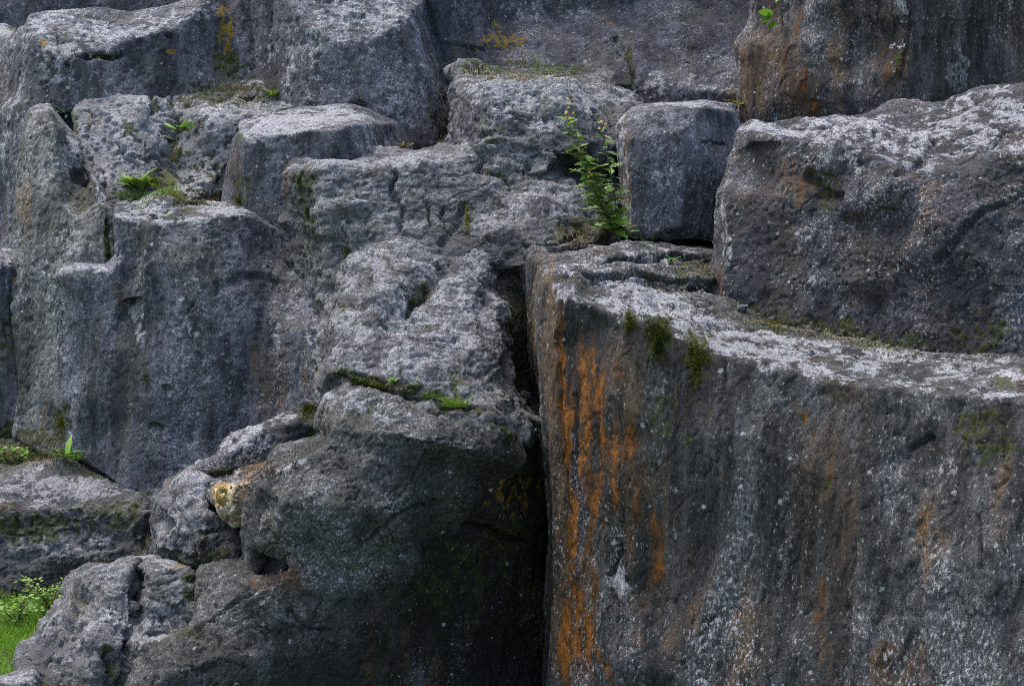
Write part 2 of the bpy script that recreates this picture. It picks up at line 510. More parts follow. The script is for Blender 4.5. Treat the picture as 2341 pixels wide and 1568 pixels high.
# ------------------------------------------------------------------ rocks, back to front
rock('rear_rock_face',
     [(-300, -260, 15.6), (500, -260, 15.6), (1000, -260, 14.9), (1100, -260, 15.4), (1750, -260, 15.2), (1950, -200, 15.2), (1950, 700, 14.3),
      (1400, 700, 14.1), (900, 560, 14.3), (300, 300, 15.2), (-300, 300, 15.4)],
     lines=[[(940, 80, 14.6), (1000, 90, 14.55), (1150, 105, 14.8), (1330, 95, 14.9), (1500, 80, 14.9), (1750, 60, 14.8)],
            [(940, 200, 14.45), (1010, 200, 14.4), (1200, 175, 14.5), (1400, 190, 14.5), (1700, 215, 14.4)]],
     pts=[(0, 0, 15.4), (300, -20, 15.5), (1200, 40, 15.3), (1420, 20, 15.3), (1600, -30, 15.2), (970, 150, 14.5), (1300, 130, 14.75), (1560, 150, 14.7)],
     thick=1.2, mat='cliff', voxel=0.06, amp=(0.056, 0.010, 0.004), pits=0.01,
     cracks=[([(1408, 93), (1425, 120), (1440, 150), (1455, 180)], 9, 0.05), ([(1395, 230), (1430, 205), (1470, 190)], 12, 0.05),
             ([(1000, 98), (1100, 108), (1230, 104)], 10, 0.03), ([(965, 0), (990, 60), (1010, 130), (1020, 200)], 12, 0.04)],
     paint=[('ochre', 1150, 88, 60, 14, 0.5), ('ochre', 1130, 60, 16, 30, 0.3), ('moss', 1200, 160, 170, 18, 0.7), ('moss', 1390, 190, 60, 30, 0.6),
            ('tan', 1690, 220, 50, 30, 0.7), ('moss', 1440, 140, 8, 40, 0.8), ('pale', 1250, 20, 120, 30, 0.2), ('dark_patch', 1000, 60, 40, 90, 0.3),
            ('pale', 1530, 200, 160, 40, 0.25), ('ochre', 1380, 45, 40, 15, 0.2)],
     label='dark blue-grey rock wall across the top, behind all the blocks', cat='rock face')

rock('pale_rock', voxel=0.051, outline=
     [(-300, 70, 15.0), (-100, 60, 15.0), (0, 53, 15.0), (28, 62, 15.0), (60, 80, 14.9), (80, 200, 14.6), (80, 400, 14.4), (-300, 400, 14.4)],
     lines=[[(-200, 95, 14.6), (0, 85, 14.55), (40, 95, 14.55)]], thick=0.6, mat='pale',
     paint=[('moss', 35, 70, 20, 10, 0.7), ('pale', 5, 65, 30, 12, 0.6)],
     label='small pale rock ledge peeking out at the far top left edge')

rock('bench_block', voxel=0.051, outline=
     [(62, 58, 14.1), (70, 36, 14.2), (110, 26, 14.3), (230, 15, 14.35), (300, 26, 14.35), (385, 15, 14.35), (455, -5, 14.4),
      (520, -120, 14.8), (640, -120, 14.6), (640, 250, 13.9), (400, 270, 13.7), (250, 320, 13.5), (140, 440, 13.3), (80, 620, 13.2),
      (-120, 620, 13.6), (-90, 300, 14.1), (-20, 150, 14.4), (6, 108, 14.4), (25, 80, 14.4)],
     lines=[[(75, 90, 13.7), (150, 128, 13.6), (215, 122, 13.65), (300, 88, 13.75), (400, 62, 13.85), (450, 22, 13.95), (500, -90, 14.1)],
            [(66, 110, 13.65), (66, 230, 13.5), (62, 400, 13.35), (60, 560, 13.2)],
            [(180, 218, 13.55), (330, 216, 13.65), (490, 195, 13.9)]],
     pts=[(10, 200, 14.1), (0, 450, 13.8), (130, 70, 13.9), (300, 60, 14.0), (120, 200, 13.55), (300, 150, 13.72), (500, 120, 14.05), (520, 40, 14.1), (20, 560, 13.5)],
     thick=0.8, mat='block', amp=(0.032, 0.007, 0.003), pits=0.012,
     cracks=[([(195, 126), (240, 130), (276, 128)], 9, 0.07), ([(130, 85), (145, 130), (155, 165)], 4, 0.03), ([(370, 70), (385, 82)], 8, 0.05)],
     paint=[('pale', 140, 85, 110, 70, 0.42), ('pale', 330, 65, 160, 26, 0.40, -12), ('pale', 150, 160, 60, 50, 0.35), ('ochre', 97, 97, 8, 8, 1.3),
            ('ochre', 515, 90, 22, 80, 0.55), ('moss', 520, 150, 40, 40, 0.6), ('dark_patch', 300, 18, 14, 16, 0.5), ('pale', 30, 300, 40, 220, 0.2),
            ('tan', 60, 520, 50, 60, 0.5), ('dark_patch', 400, 145, 110, 45, 0.12), ('moss', 440, 200, 60, 16, 0.5), ('moss', 235, 130, 45, 7, 0.8), ('ochre', 395, 120, 8, 6, 0.9)],
     label='long bench-shaped rock block with pale rounded top in the upper left corner')

rock('corner_block', voxel=0.051, outline=
     [(515, -160, 14.6), (1030, -160, 14.7), (972, 0, 14.35), (965, 45, 14.1), (985, 100, 14.3), (1020, 200, 14.15), (1070, 270, 14.0), (1130, 330, 13.9),
      (1130, 460, 13.5), (820, 460, 13.2), (700, 330, 13.2), (560, 262, 13.6), (556, 195, 13.9), (520, 150, 14.3), (508, 60, 14.5)],
     lines=[[(545, -130, 14.2), (625, -50, 13.85), (690, 50, 13.55), (770, 98, 13.4), (860, 86, 13.45), (935, 40, 13.7), (955, 10, 14.0)],
            [(692, 100, 13.52), (690, 180, 13.42), (700, 250, 13.3)],
            [(955, 90, 13.75), (970, 200, 13.62), (995, 330, 13.5)]],
     pts=[(800, -60, 14.0), (740, 0, 13.78), (860, 30, 13.72), (840, 200, 13.35), (900, 330, 13.3), (590, 150, 13.95), (630, 220, 13.6), (1030, 300, 13.85)],
     thick=0.8, mat='block', amp=(0.040, 0.008, 0.003), pits=0.012,
     paint=[('pale', 830, 30, 120, 40, 0.6), ('pale', 740, 70, 90, 40, 0.35), ('ochre', 520, 60, 16, 70, 0.6), ('moss', 510, 100, 20, 70, 0.5),
            ('pale', 890, 247, 12, 16, 0.9), ('pale', 860, 215, 8, 8, 0.8), ('dark_patch', 815, 240, 22, 18, 0.9), ('pale', 660, 150, 70, 80, 0.18),
            ('ochre', 1018, 310, 14, 40, 0.4), ('dark_patch', 1000, 250, 25, 110, 0.35), ('tan', 1000, 300, 40, 50, 0.5), ('moss', 550, 190, 30, 40, 0.4)],
     cracks=[([(795, 45), (830, 35)], 8, 0.04)],
     label='large dark cube-like rock with bright crust on its sloping top, top centre-left')

rock('niche_boulder',
     [(160, 262, 13.3), (168, 236, 13.5), (200, 219, 13.6), (260, 212, 13.7), (340, 211, 13.8), (420, 204, 13.9), (490, 192, 14.0), (545, 183, 14.0), (600, 188, 13.9),
      (645, 213, 13.7), (680, 245, 13.4), (600, 275, 13.2), (560, 330, 13.1), (560, 520, 13.0), (380, 520, 12.4), (230, 520, 12.4), (190, 400, 12.8), (165, 310, 13.1)],
     lines=[[(175, 250, 13.25), (250, 232, 13.45), (340, 230, 13.5), (400, 245, 13.45), (460, 262, 13.2), (540, 268, 13.15)],
            [(392, 250, 13.45), (390, 330, 13.25), (372, 380, 13.15), (360, 440, 12.95)]],
     pts=[(200, 330, 13.0), (280, 320, 13.05), (340, 330, 13.12), (250, 420, 12.62), (320, 450, 12.55), (440, 330, 13.05), (470, 400, 12.9), (420, 430, 12.8), (510, 380, 13.0), (500, 235, 13.6), (590, 225, 13.6), (450, 460, 12.65)],
     thick=0.5, mat='pale', amp=(0.040, 0.010, 0.006), pits=0.028,
     cracks=[([(392, 225), (395, 300), (385, 345), (370, 385)], 7, 0.06), ([(270, 330), (300, 370), (330, 385)], 5, 0.05), ([(330, 330), (345, 372)], 5, 0.05),
             ([(350, 215), (345, 250)], 6, 0.05), ([(300, 355), (345, 360), (385, 372)], 6, 0.05), ([(390, 385), (415, 425), (440, 420)], 6, 0.05)],
     paint=[('pale', 275, 300, 100, 80, 0.45), ('tan', 225, 275, 28, 20, 0.7), ('moss', 295, 298, 12, 14, 0.9), ('moss', 500, 215, 120, 30, 0.62), ('moss', 350, 235, 10, 25, 0.8),
            ('moss', 400, 335, 18, 60, 0.65), ('moss', 450, 400, 60, 60, 0.45), ('dark_patch', 470, 350, 80, 90, 0.35), ('moss', 350, 435, 70, 25, 0.8), ('moss', 460, 455, 90, 20, 0.7),
            ('tan', 370, 410, 25, 40, 0.7), ('dark_patch', 185, 400, 25, 25, 0.7), ('moss', 165, 280, 14, 30, 0.8), ('dark_patch', 540, 225, 80, 20, 0.25)],
     label='pale pitted boulder wedged in the niche at the upper left, cracked, with weeds on it')

rock('ledge_block',
     [(500, 500, 12.65), (512, 400, 12.60), (530, 322, 12.60), (548, 300, 12.55), (545, 282, 12.75), (600, 262, 12.95), (680, 248, 13.15), (780, 240, 13.25), (850, 246, 13.45), (905, 258, 13.55),
      (940, 300, 13.5), (960, 420, 13.1), (900, 760, 12.2), (560, 760, 12.05), (520, 560, 12.35)],
     lines=[[(558, 316, 12.17), (620, 306, 12.10), (700, 300, 12.05), (780, 292, 12.05), (838, 280, 12.30), (905, 284, 13.25)],
            [(556, 330, 12.15), (555, 400, 12.12), (560, 480, 12.10), (575, 600, 12.05)],
            [(842, 300, 12.30), (850, 380, 12.22)]],
     pts=[(600, 285, 12.55), (700, 268, 12.65), (800, 262, 12.65), (530, 420, 12.45), (700, 400, 12.00), (620, 560, 12.00)],
     thick=0.5, mat='block', amp=(0.024, 0.005, 0.003), pits=0.006,
     paint=[('pale', 640, 285, 110, 28, 0.85, -8), ('pale', 770, 265, 70, 22, 0.8), ('pale', 590, 310, 40, 24, 0.7), ('tan', 532, 390, 20, 70, 0.4), ('moss', 550, 440, 20, 40, 0.55),
            ('moss', 545, 310, 10, 20, 0.6), ('pale', 835, 340, 25, 60, 0.3)],
     label='flat-topped block with white-crusted edge behind the tall central block')

rock('edge_rock', voxel=0.051, outline=
     [(-300, 570, 12.9), (-40, 562, 12.9), (20, 560, 12.9), (48, 590, 12.7), (60, 700, 12.6), (110, 900, 12.4), (130, 1080, 12.3), (-300, 1080, 12.3)],
     lines=[[(-200, 605, 12.55), (0, 600, 12.5), (40, 615, 12.55)]], pts=[(0, 800, 12.4), (-100, 950, 12.3)], thick=0.6, mat='block', pits=0.012,
     paint=[('pale', 15, 585, 40, 25, 0.5), ('dark_patch', 20, 700, 60, 80, 0.3), ('moss', 20, 780, 30, 90, 0.35), ('moss', 20, 990, 90, 30, 0.8), ('ochre', 30, 640, 8, 8, 0.7)],
     label='low rough rock cut off by the left edge, halfway down')

rock('tapered_pillar',
     [(60, 255, 13.2), (68, 244, 13.2), (90, 240, 13.3), (112, 240, 13.3), (128, 262, 13.1), (150, 288, 13.0), (180, 314, 12.95), (195, 372, 12.75), (215, 394, 12.6), (240, 438, 12.4), (262, 470, 12.3),
      (300, 560, 12.2), (345, 700, 12.0), (345, 1000, 11.9), (300, 1110, 11.8), (120, 1060, 11.8), (70, 1020, 12.0), (30, 1000, 12.2), (40, 900, 12.3), (22, 700, 12.5), (30, 560, 12.7), (30, 470, 12.8), (45, 330, 13.0)],
     lines=[[(70, 256, 12.95), (112, 256, 12.85), (128, 300, 12.7), (132, 380, 12.55), (138, 470, 12.4), (142, 600, 12.25), (150, 800, 12.1), (165, 1000, 11.9)],
            [(150, 330, 12.85), (185, 400, 12.85), (200, 440, 12.5), (220, 405, 12.45), (235, 480, 12.2), (250, 600, 12.05)],
            [(70, 300, 12.8), (62, 430, 12.65), (70, 600, 12.4), (90, 800, 12.2), (120, 980, 12.0)]],
     pts=[(170, 450, 12.55), (190, 520, 12.25), (200, 560, 12.15), (240, 850, 11.85), (180, 480, 12.4)],
     thick=0.8, mat='pillar', amp=(0.032, 0.007, 0.004), pits=0.012, stretch=1.5,
     cracks=[([(178, 395), (190, 415)], 14, 0.10), ([(245, 500), (248, 560), (252, 610)], 7, 0.06), ([(112, 300), (128, 400), (133, 430)], 4, 0.02)],
     paint=[('pale', 165, 350, 30, 70, 0.55), ('pale', 100, 245, 40, 8, 0.6), ('dark_patch', 185, 400, 30, 30, 0.6), ('moss', 180, 430, 30, 50, 0.45), ('pale', 225, 430, 22, 50, 0.5),
            ('moss', 245, 545, 9, 50, 0.8), ('tan', 60, 480, 22, 90, 0.65), ('pale', 115, 700, 35, 140, 0.30), ('moss', 148, 730, 14, 22, 0.6), ('moss', 140, 970, 24, 40, 0.85), ('moss', 90, 1000, 70, 18, 0.8),
            ('tan', 105, 900, 16, 120, 0.5), ('dark_patch', 60, 850, 20, 160, 0.3)],
     label='tall tapering grey-green rock pillar at the left with a small flat top')

rock('tall_block',
     [(254, 500, 12.1), (256, 470, 12.3), (275, 460, 12.5), (310, 452, 12.6), (345, 432, 12.6), (370, 427, 12.6), (395, 440, 12.6), (430, 458, 12.7), (520, 466, 12.7), (565, 462, 12.6), (590, 485, 12.2),
      (660, 545, 12.0), (740, 560, 11.9), (800, 640, 11.5), (800, 720, 11.2), (750, 900, 11.1), (730, 1000, 11.1), (640, 1060, 11.2), (520, 1150, 11.3), (400, 1150, 11.4), (290, 1120, 11.4), (220, 1075, 11.6),
      (155, 1030, 11.8), (140, 900, 11.9), (132, 760, 11.95), (128, 640, 12.0), (136, 606, 12.1), (190, 596, 12.2), (245, 600, 12.1), (262, 580, 12.0)],
     lines=[[(258, 494, 11.85), (330, 502, 11.75), (420, 506, 11.7), (480, 496, 11.7), (540, 486, 11.75), (575, 494, 11.8)],
            [(140, 625, 11.8), (190, 612, 11.75), (240, 618, 11.75)],
            [(268, 520, 11.85), (270, 600, 11.75), (272, 690, 11.7), (300, 700, 11.75), (322, 692, 11.72)],
            [(335, 515, 11.7), (332, 600, 11.62), (326, 680, 11.6), (310, 800, 11.55)],
            [(660, 600, 11.85), (640, 640, 11.68), (605, 720, 11.52), (575, 820, 11.5), (545, 930, 11.5), (530, 1010, 11.5)]],
     pts=[(300, 600, 11.82), (450, 600, 11.55), (450, 800, 11.45), (560, 600, 11.62), (420, 1000, 11.5), (230, 800, 11.65), (190, 900, 11.65), (300, 950, 11.5), (680, 760, 11.35), (660, 900, 11.35), (400, 470, 12.15), (490, 478, 12.1), (360, 448, 12.2), (200, 700, 11.75)],
     thick=0.6, mat='block', amp=(0.036, 0.006, 0.003), pits=0.010,
     cracks=[([(352, 972), (366, 980)], 9, 0.07), ([(380, 885), (390, 892)], 9, 0.07), ([(280, 690), (322, 690)], 9, 0.06), ([(420, 498), (400, 470)], 6, 0.02), ([(434, 715), (446, 690)], 3, 0.03),
             ([(500, 660), (560, 630), (630, 640)], 14, 0.03), ([(350, 497), (380, 494), (420, 497)], 6, 0.03)],
     paint=[('pale', 340, 470, 70, 30, 0.55), ('pale', 520, 480, 60, 18, 0.75), ('pale', 300, 492, 60, 10, 0.7), ('pale', 430, 506, 90, 12, 0.6), ('moss', 420, 485, 40, 7, 0.8), ('moss', 440, 462, 60, 10, 0.8), ('tan', 470, 460, 80, 12, 0.6),
            ('pale', 310, 708, 12, 26, 0.95), ('pale', 320, 770, 14, 40, 0.5), ('tan', 270, 690, 10, 60, 0.6), ('tan', 650, 850, 70, 150, 0.5), ('dark_patch', 600, 640, 70, 30, 0.35), ('moss', 335, 870, 16, 12, 0.7),
            ('pale', 190, 620, 60, 22, 0.4), ('moss', 142, 960, 18, 40, 0.7), ('pale', 450, 560, 90, 60, 0.15), ('pale', 355, 985, 14, 8, 0.6)],
     label='tall upright blue-grey block left of centre, scooped dish on top and white lichen specks')

rock('stepped_block',
     [(646, 410, 12.0), (650, 384, 12.1), (690, 360, 12.2), (780, 354, 12.3), (860, 352, 12.3), (905, 350, 12.3), (960, 350, 12.3), (1010, 343, 12.3), (1060, 330, 12.2), (1130, 330, 12.1),
      (1170, 420, 11.7), (1170, 600, 11.0), (1000, 620, 10.9), (940, 600, 11.0), (860, 600, 11.0), (800, 640, 11.0), (790, 720, 11.0), (740, 800, 11.1), (690, 760, 11.5), (658, 700, 11.7), (650, 600, 11.8), (650, 500, 11.9)],
     lines=[[(672, 392, 11.75), (740, 384, 11.5), (800, 382, 11.5), (880, 384, 11.5), (960, 380, 11.55), (1050, 365, 11.6)],
            [(738, 395, 11.48), (742, 500, 11.35), (750, 620, 11.25), (760, 700, 11.15)]],
     pts=[(690, 480, 11.75), (700, 600, 11.6), (850, 460, 11.35), (870, 540, 11.2), (960, 450, 11.4), (1000, 540, 11.2), (1080, 450, 11.45), (1090, 540, 11.15)],
     thick=0.5, flake=0.014, bed=2.2, crackle=0.020, mat='slab', amp=(0.032, 0.008, 0.005), pits=0.012,
     cracks=[([(905, 390), (895, 440), (920, 480), (915, 540)], 6, 0.05), ([(970, 460), (985, 500), (985, 530)], 5, 0.05), ([(1010, 480), (1012, 530)], 4, 0.04), ([(1060, 470), (1040, 520), (1010, 560)], 10, 0.05), ([(710, 480), (718, 505)], 8, 0.06)],
     paint=[('pale', 780, 372, 120, 18, 0.9), ('pale', 920, 372, 110, 18, 0.7), ('pale', 850, 430, 120, 60, 0.25), ('moss', 700, 430, 30, 60, 0.55), ('tan', 655, 420, 12, 60, 0.7), ('dark_patch', 705, 480, 30, 60, 0.5),
            ('moss', 682, 415, 6, 16, 0.9), ('pale', 700, 640, 40, 70, 0.4), ('moss', 720, 560, 40, 100, 0.3), ('dark_patch', 1080, 520, 60, 80, 0.35), ('dark_patch', 660, 560, 25, 140, 0.4), ('moss', 1070, 480, 10, 40, 0.6)],
     label='blocky grey rock with straight white-crusted top edge in the middle, left corner upright')

rock('hump_boulder', voxel=0.045, outline=
     [(1036, 345, 12.2), (1036, 290, 12.4), (1040, 240, 12.5), (1046, 205, 12.6), (1050, 185, 12.9), (1040, 158, 13.4), (1110, 164, 14.0), (1250, 160, 14.3), (1380, 175, 14.2), (1440, 215, 13.6), (1475, 240, 13.2),
      (1475, 300, 12.6), (1440, 400, 12.2), (1440, 560, 11.9), (1420, 580, 11.6), (1330, 600, 11.2), (1220, 620, 11.0), (1100, 620, 11.0), (1020, 620, 11.1), (1000, 560, 11.4), (1030, 470, 11.7), (1055, 390, 11.9)],
     lines=[[(1052, 215, 12.35), (1085, 196, 12.25), (1130, 187, 12.2), (1200, 190, 12.2), (1290, 203, 12.25), (1360, 222, 12.35), (1430, 243, 12.5)],
            [(1170, 430, 11.6), (1250, 415, 11.65), (1310, 440, 11.6), (1360, 480, 11.45), (1395, 525, 11.2)],
            [(1210, 400, 11.75), (1240, 408, 11.85), (1290, 372, 12.05), (1330, 352, 12.15)],
            [(1240, 400, 11.6), (1280, 362, 11.7), (1330, 340, 11.8)]],
     pts=[(1075, 240, 12.05), (1130, 250, 11.9), (1230, 260, 11.9), (1330, 270, 11.95), (1400, 300, 12.1), (1080, 330, 11.85), (1150, 350, 11.75), (1240, 330, 11.7), (1350, 320, 11.85), (1330, 410, 11.95), (1380, 420, 12.0),
          (1100, 430, 11.6), (1200, 480, 11.35), (1270, 500, 11.25), (1280, 555, 11.0), (1350, 560, 11.1), (1100, 530, 11.2), (1170, 550, 11.1), (1060, 560, 11.15)],
     thick=0.4, flake=0.014, bed=2.2, crackle=0.020, mat='slab', amp=(0.040, 0.010, 0.006), pits=0.018,
     cracks=[([(1195, 398), (1225, 405), (1262, 385), (1290, 360)], 6, 0.06), ([(1200, 380), (1215, 410), (1240, 420)], 6, 0.05), ([(1275, 350), (1290, 365), (1330, 350)], 7, 0.08), ([(1090, 440), (1150, 475), (1170, 490)], 5, 0.04),
             ([(1080, 450), (1072, 510), (1062, 560)], 6, 0.05), ([(1180, 262), (1210, 266), (1220, 260)], 4, 0.04), ([(1200, 560), (1280, 560), (1330, 520)], 9, 0.05), ([(1365, 250), (1385, 290), (1400, 320)], 6, 0.05), ([(1100, 320), (1130, 310)], 12, 0.04)],
     paint=[('pale', 1130, 200, 80, 25, 0.9), ('pale', 1240, 215, 120, 30, 0.7), ('pale', 1350, 235, 80, 20, 0.6), ('pale', 1160, 270, 120, 60, 0.3), ('moss', 1200, 168, 180, 14, 0.85), ('tan', 1150, 178, 100, 10, 0.7),
            ('moss', 1330, 530, 70, 30, 0.7), ('tan', 1340, 540, 70, 40, 0.7), ('dark_patch', 1330, 400, 60, 40, 0.6), ('dark_patch', 1380, 430, 40, 110, 0.5), ('moss', 1120, 440, 50, 60, 0.3), ('pale', 1240, 480, 70, 40, 0.4), ('moss', 1068, 500, 8, 50, 0.9),
            ('dark_patch', 1110, 560, 110, 20, 0.4), ('pale', 1055, 300, 14, 60, 0.4), ('moss', 1130, 300, 40, 30, 0.4)],
     label='rounded grey hump of fractured rock in the upper middle, beside the yellow-flowered weed')

rock('streaked_rock', voxel=0.051, outline=
     [(1688, 90, 13.3), (1712, 62, 13.2), (1725, -160, 13.2), (2600, -200, 13.0), (2600, 420, 12.6), (2000, 420, 12.6), (1706, 400, 12.9), (1706, 290, 13.0), (1690, 240, 13.1), (1686, 150, 13.2)],
     lines=[[(1712, 100, 12.95), (1710, 200, 12.9), (1712, 290, 12.85)], [(2085, -100, 12.2), (2082, 60, 12.2), (2068, 160, 12.25), (2050, 300, 12.3)]],
     pts=[(1850, 0, 12.75), (1900, 200, 12.6), (1990, 120, 12.55), (2150, 100, 12.4), (2300, 50, 12.6), (2300, 250, 12.5), (1780, 200, 12.75), (1830, 100, 12.7)],
     thick=0.8, mat='brown', amp=(0.048, 0.008, 0.004), stretch=4.0,
     cracks=[([(2078, 0), (2085, 60), (2065, 130), (2060, 180)], 10, 0.05), ([(1790, 20), (1800, 120), (1790, 200)], 4, 0.02)],
     paint=[('rust', 1815, 215, 8, 60, 0.5), ('rust', 1840, 200, 7, 50, 0.45), ('tan', 1840, 220, 50, 80, 0.7), ('rust', 1870, 250, 20, 30, 0.45), ('tan', 1780, 180, 80, 120, 0.6), ('rust', 1825, 30, 10, 60, 0.4), ('tan', 1925, 120, 30, 130, 0.5), ('rust', 1910, 60, 6, 80, 0.4), ('tan', 2040, 100, 40, 120, 0.55),
            ('tan', 1700, 180, 12, 100, 0.7), ('dark_patch', 2200, 200, 150, 120, 0.25), ('pale', 1965, 190, 5, 14, 0.8), ('pale', 2065, 10, 12, 30, 0.5), ('rust', 2030, 150, 20, 60, 0.3), ('pale', 2190, 150, 40, 60, 0.3)],
     label='tall brown vertically streaked rock wall in the upper right corner')

rock('square_block',
     [(1403, 310, 11.9), (1406, 288, 12.0), (1428, 258, 12.1), (1445, 244, 12.2), (1560, 232, 12.2), (1605, 226, 12.2), (1650, 233, 12.2), (1678, 236, 12.2), (1690, 262, 12.0), (1694, 300, 11.9), (1702, 330, 11.9),
      (1690, 420, 11.8), (1680, 550, 11.7), (1600, 546, 11.55), (1445, 546, 11.5), (1428, 534, 11.6), (1414, 420, 11.8)],
     lines=[[(1440, 285, 11.6), (1438, 320, 11.5), (1440, 420, 11.47), (1446, 535, 11.45)],
            [(1432, 275, 11.75), (1470, 262, 11.6), (1560, 248, 11.6), (1610, 240, 11.65), (1672, 252, 11.75)]],
     pts=[(1560, 300, 11.45), (1560, 420, 11.4), (1650, 400, 11.6), (1560, 520, 11.42), (1680, 320, 11.75), (1640, 500, 11.6)],
     thick=0.5, mat='block', smooth=0, voxel=0.038, amp=(0.024, 0.005, 0.004), drop=False, inset=0.98,
     cracks=[([(1600, 325), (1655, 330)], 5, 0.03)],
     paint=[('tan', 1428, 400, 12, 150, 0.8), ('pale', 1420, 400, 14, 150, 0.7), ('pale', 1580, 238, 90, 12, 0.6), ('tan', 1560, 400, 130, 120, 0.12), ('tan', 1640, 330, 20, 6, 0.7), ('dark_patch', 1545, 520, 90, 14, 0.2), ('pale', 1540, 530, 90, 8, 0.25)],
     label='squarish dark boulder with pale wood-like left edge, perched on the right-hand ledge')

rock('sloping_block', voxel=0.045, outline=
     [(1712, 296, 11.0), (1728, 285, 11.1), (1800, 281, 11.2), (1860, 276, 11.2), (2000, 253, 11.2), (2070, 242, 11.2), (2150, 238, 11.1), (2200, 222, 11.0), (2258, 196, 11.0), (2300, 190, 10.9), (2400, 198, 10.8), (2600, 205, 10.6),
      (2600, 980, 8.9), (2300, 900, 9.2), (2000, 860, 9.6), (1800, 800, 9.9), (1660, 740, 10.2), (1612, 690, 10.5), (1628, 640, 10.55), (1640, 560, 10.6), (1644, 480, 10.7), (1643, 440, 10.75), (1660, 400, 10.8), (1690, 350, 10.9), (1702, 312, 11.0)],
     lines=[[(1722, 312, 10.55), (1800, 318, 10.35), (1900, 335, 10.1), (2000, 360, 9.95), (2100, 390, 9.8), (2200, 400, 9.7), (2300, 360, 9.75), (2450, 330, 9.7)],
            [(1655, 440, 10.45), (1660, 560, 10.3), (1650, 680, 10.2)], [(2060, 420, 9.72), (2130, 520, 9.55), (2200, 620, 9.45)], [(2180, 400, 9.75), (2080, 520, 9.72), (2020, 640, 9.65)]],
     pts=[(1850, 298, 10.75), (2000, 285, 10.7), (2150, 280, 10.6), (2280, 250, 10.5), (1800, 450, 10.2), (1900, 500, 10.0), (1800, 650, 10.05), (1900, 420, 10.08), (2000, 700, 9.7), (2250, 500, 9.5), (2300, 700, 9.3), (2180, 740, 9.4), (2300, 440, 9.6)],
     thick=0.4, flake=0.010, crackle=0.016, crisp=0.85, mat='rough', amp=(0.030, 0.007, 0.005), pits=0.005,
     cracks=[([(1850, 400), (1880, 440), (1920, 450)], 16, 0.06), ([(2130, 330), (2090, 380), (2050, 400)], 8, 0.05), ([(2341, 440), (2230, 500), (2150, 600)], 10, 0.04), ([(2000, 310), (2008, 325)], 5, 0.05), ([(1890, 300), (1940, 310)], 6, 0.03),
             ([(2300, 300), (2260, 340), (2200, 370)], 6, 0.04)],
     paint=[('pale', 1800, 300, 90, 22, 0.58), ('pale', 1950, 300, 130, 38, 0.48, -4), ('pale', 2120, 320, 130, 60, 0.47, -20), ('pale', 2280, 280, 110, 80, 0.56), ('pale', 2000, 360, 110, 40, 0.33), ('moss', 1890, 430, 40, 45, 0.75), ('tan', 1825, 410, 40, 60, 0.5), ('tan', 1830, 410, 14, 30, 0.7),
            ('dark_patch', 2290, 380, 60, 30, 0.6), ('dark_patch', 2150, 600, 160, 120, 0.3), ('moss', 1900, 750, 260, 26, 0.6, 11), ('moss', 2240, 760, 60, 50, 0.6), ('tan', 2110, 480, 60, 100, 0.4), ('rust', 1995, 550, 8, 12, 0.5), ('tan', 2080, 420, 80, 40, 0.4),
            ('pale', 1855, 640, 8, 12, 0.70), ('pale', 1660, 520, 12, 120, 0.35), ('tan', 1640, 660, 18, 50, 0.7), ('dark_patch', 2050, 770, 300, 26, 0.35, 10)],
     label='huge dark sloping block on the right with pale crusted crest, resting on the long ledge')

rock('crevice_rock',
     [(1110, 566, 11.5), (1175, 566, 11.5), (1240, 570, 11.5), (1300, 640, 11.2), (1330, 1000, 10.65), (1340, 1300, 10.45), (1200, 1300, 10.35), (1130, 1000, 10.45), (1100, 700, 10.75)],
     lines=[[(1192, 600, 11.40), (1200, 700, 11.05), (1220, 900, 10.95)]], pts=[(1165, 640, 11.20)],
     thick=0.3, mat='dark', paint=[('dark_patch', 1200, 1000, 90, 200, 0.9), ('moss', 1185, 780, 50, 120, 0.8), ('tan', 1180, 650, 60, 120, 0.6)],
     label='dark mossy stone at the back of the deep crevice')

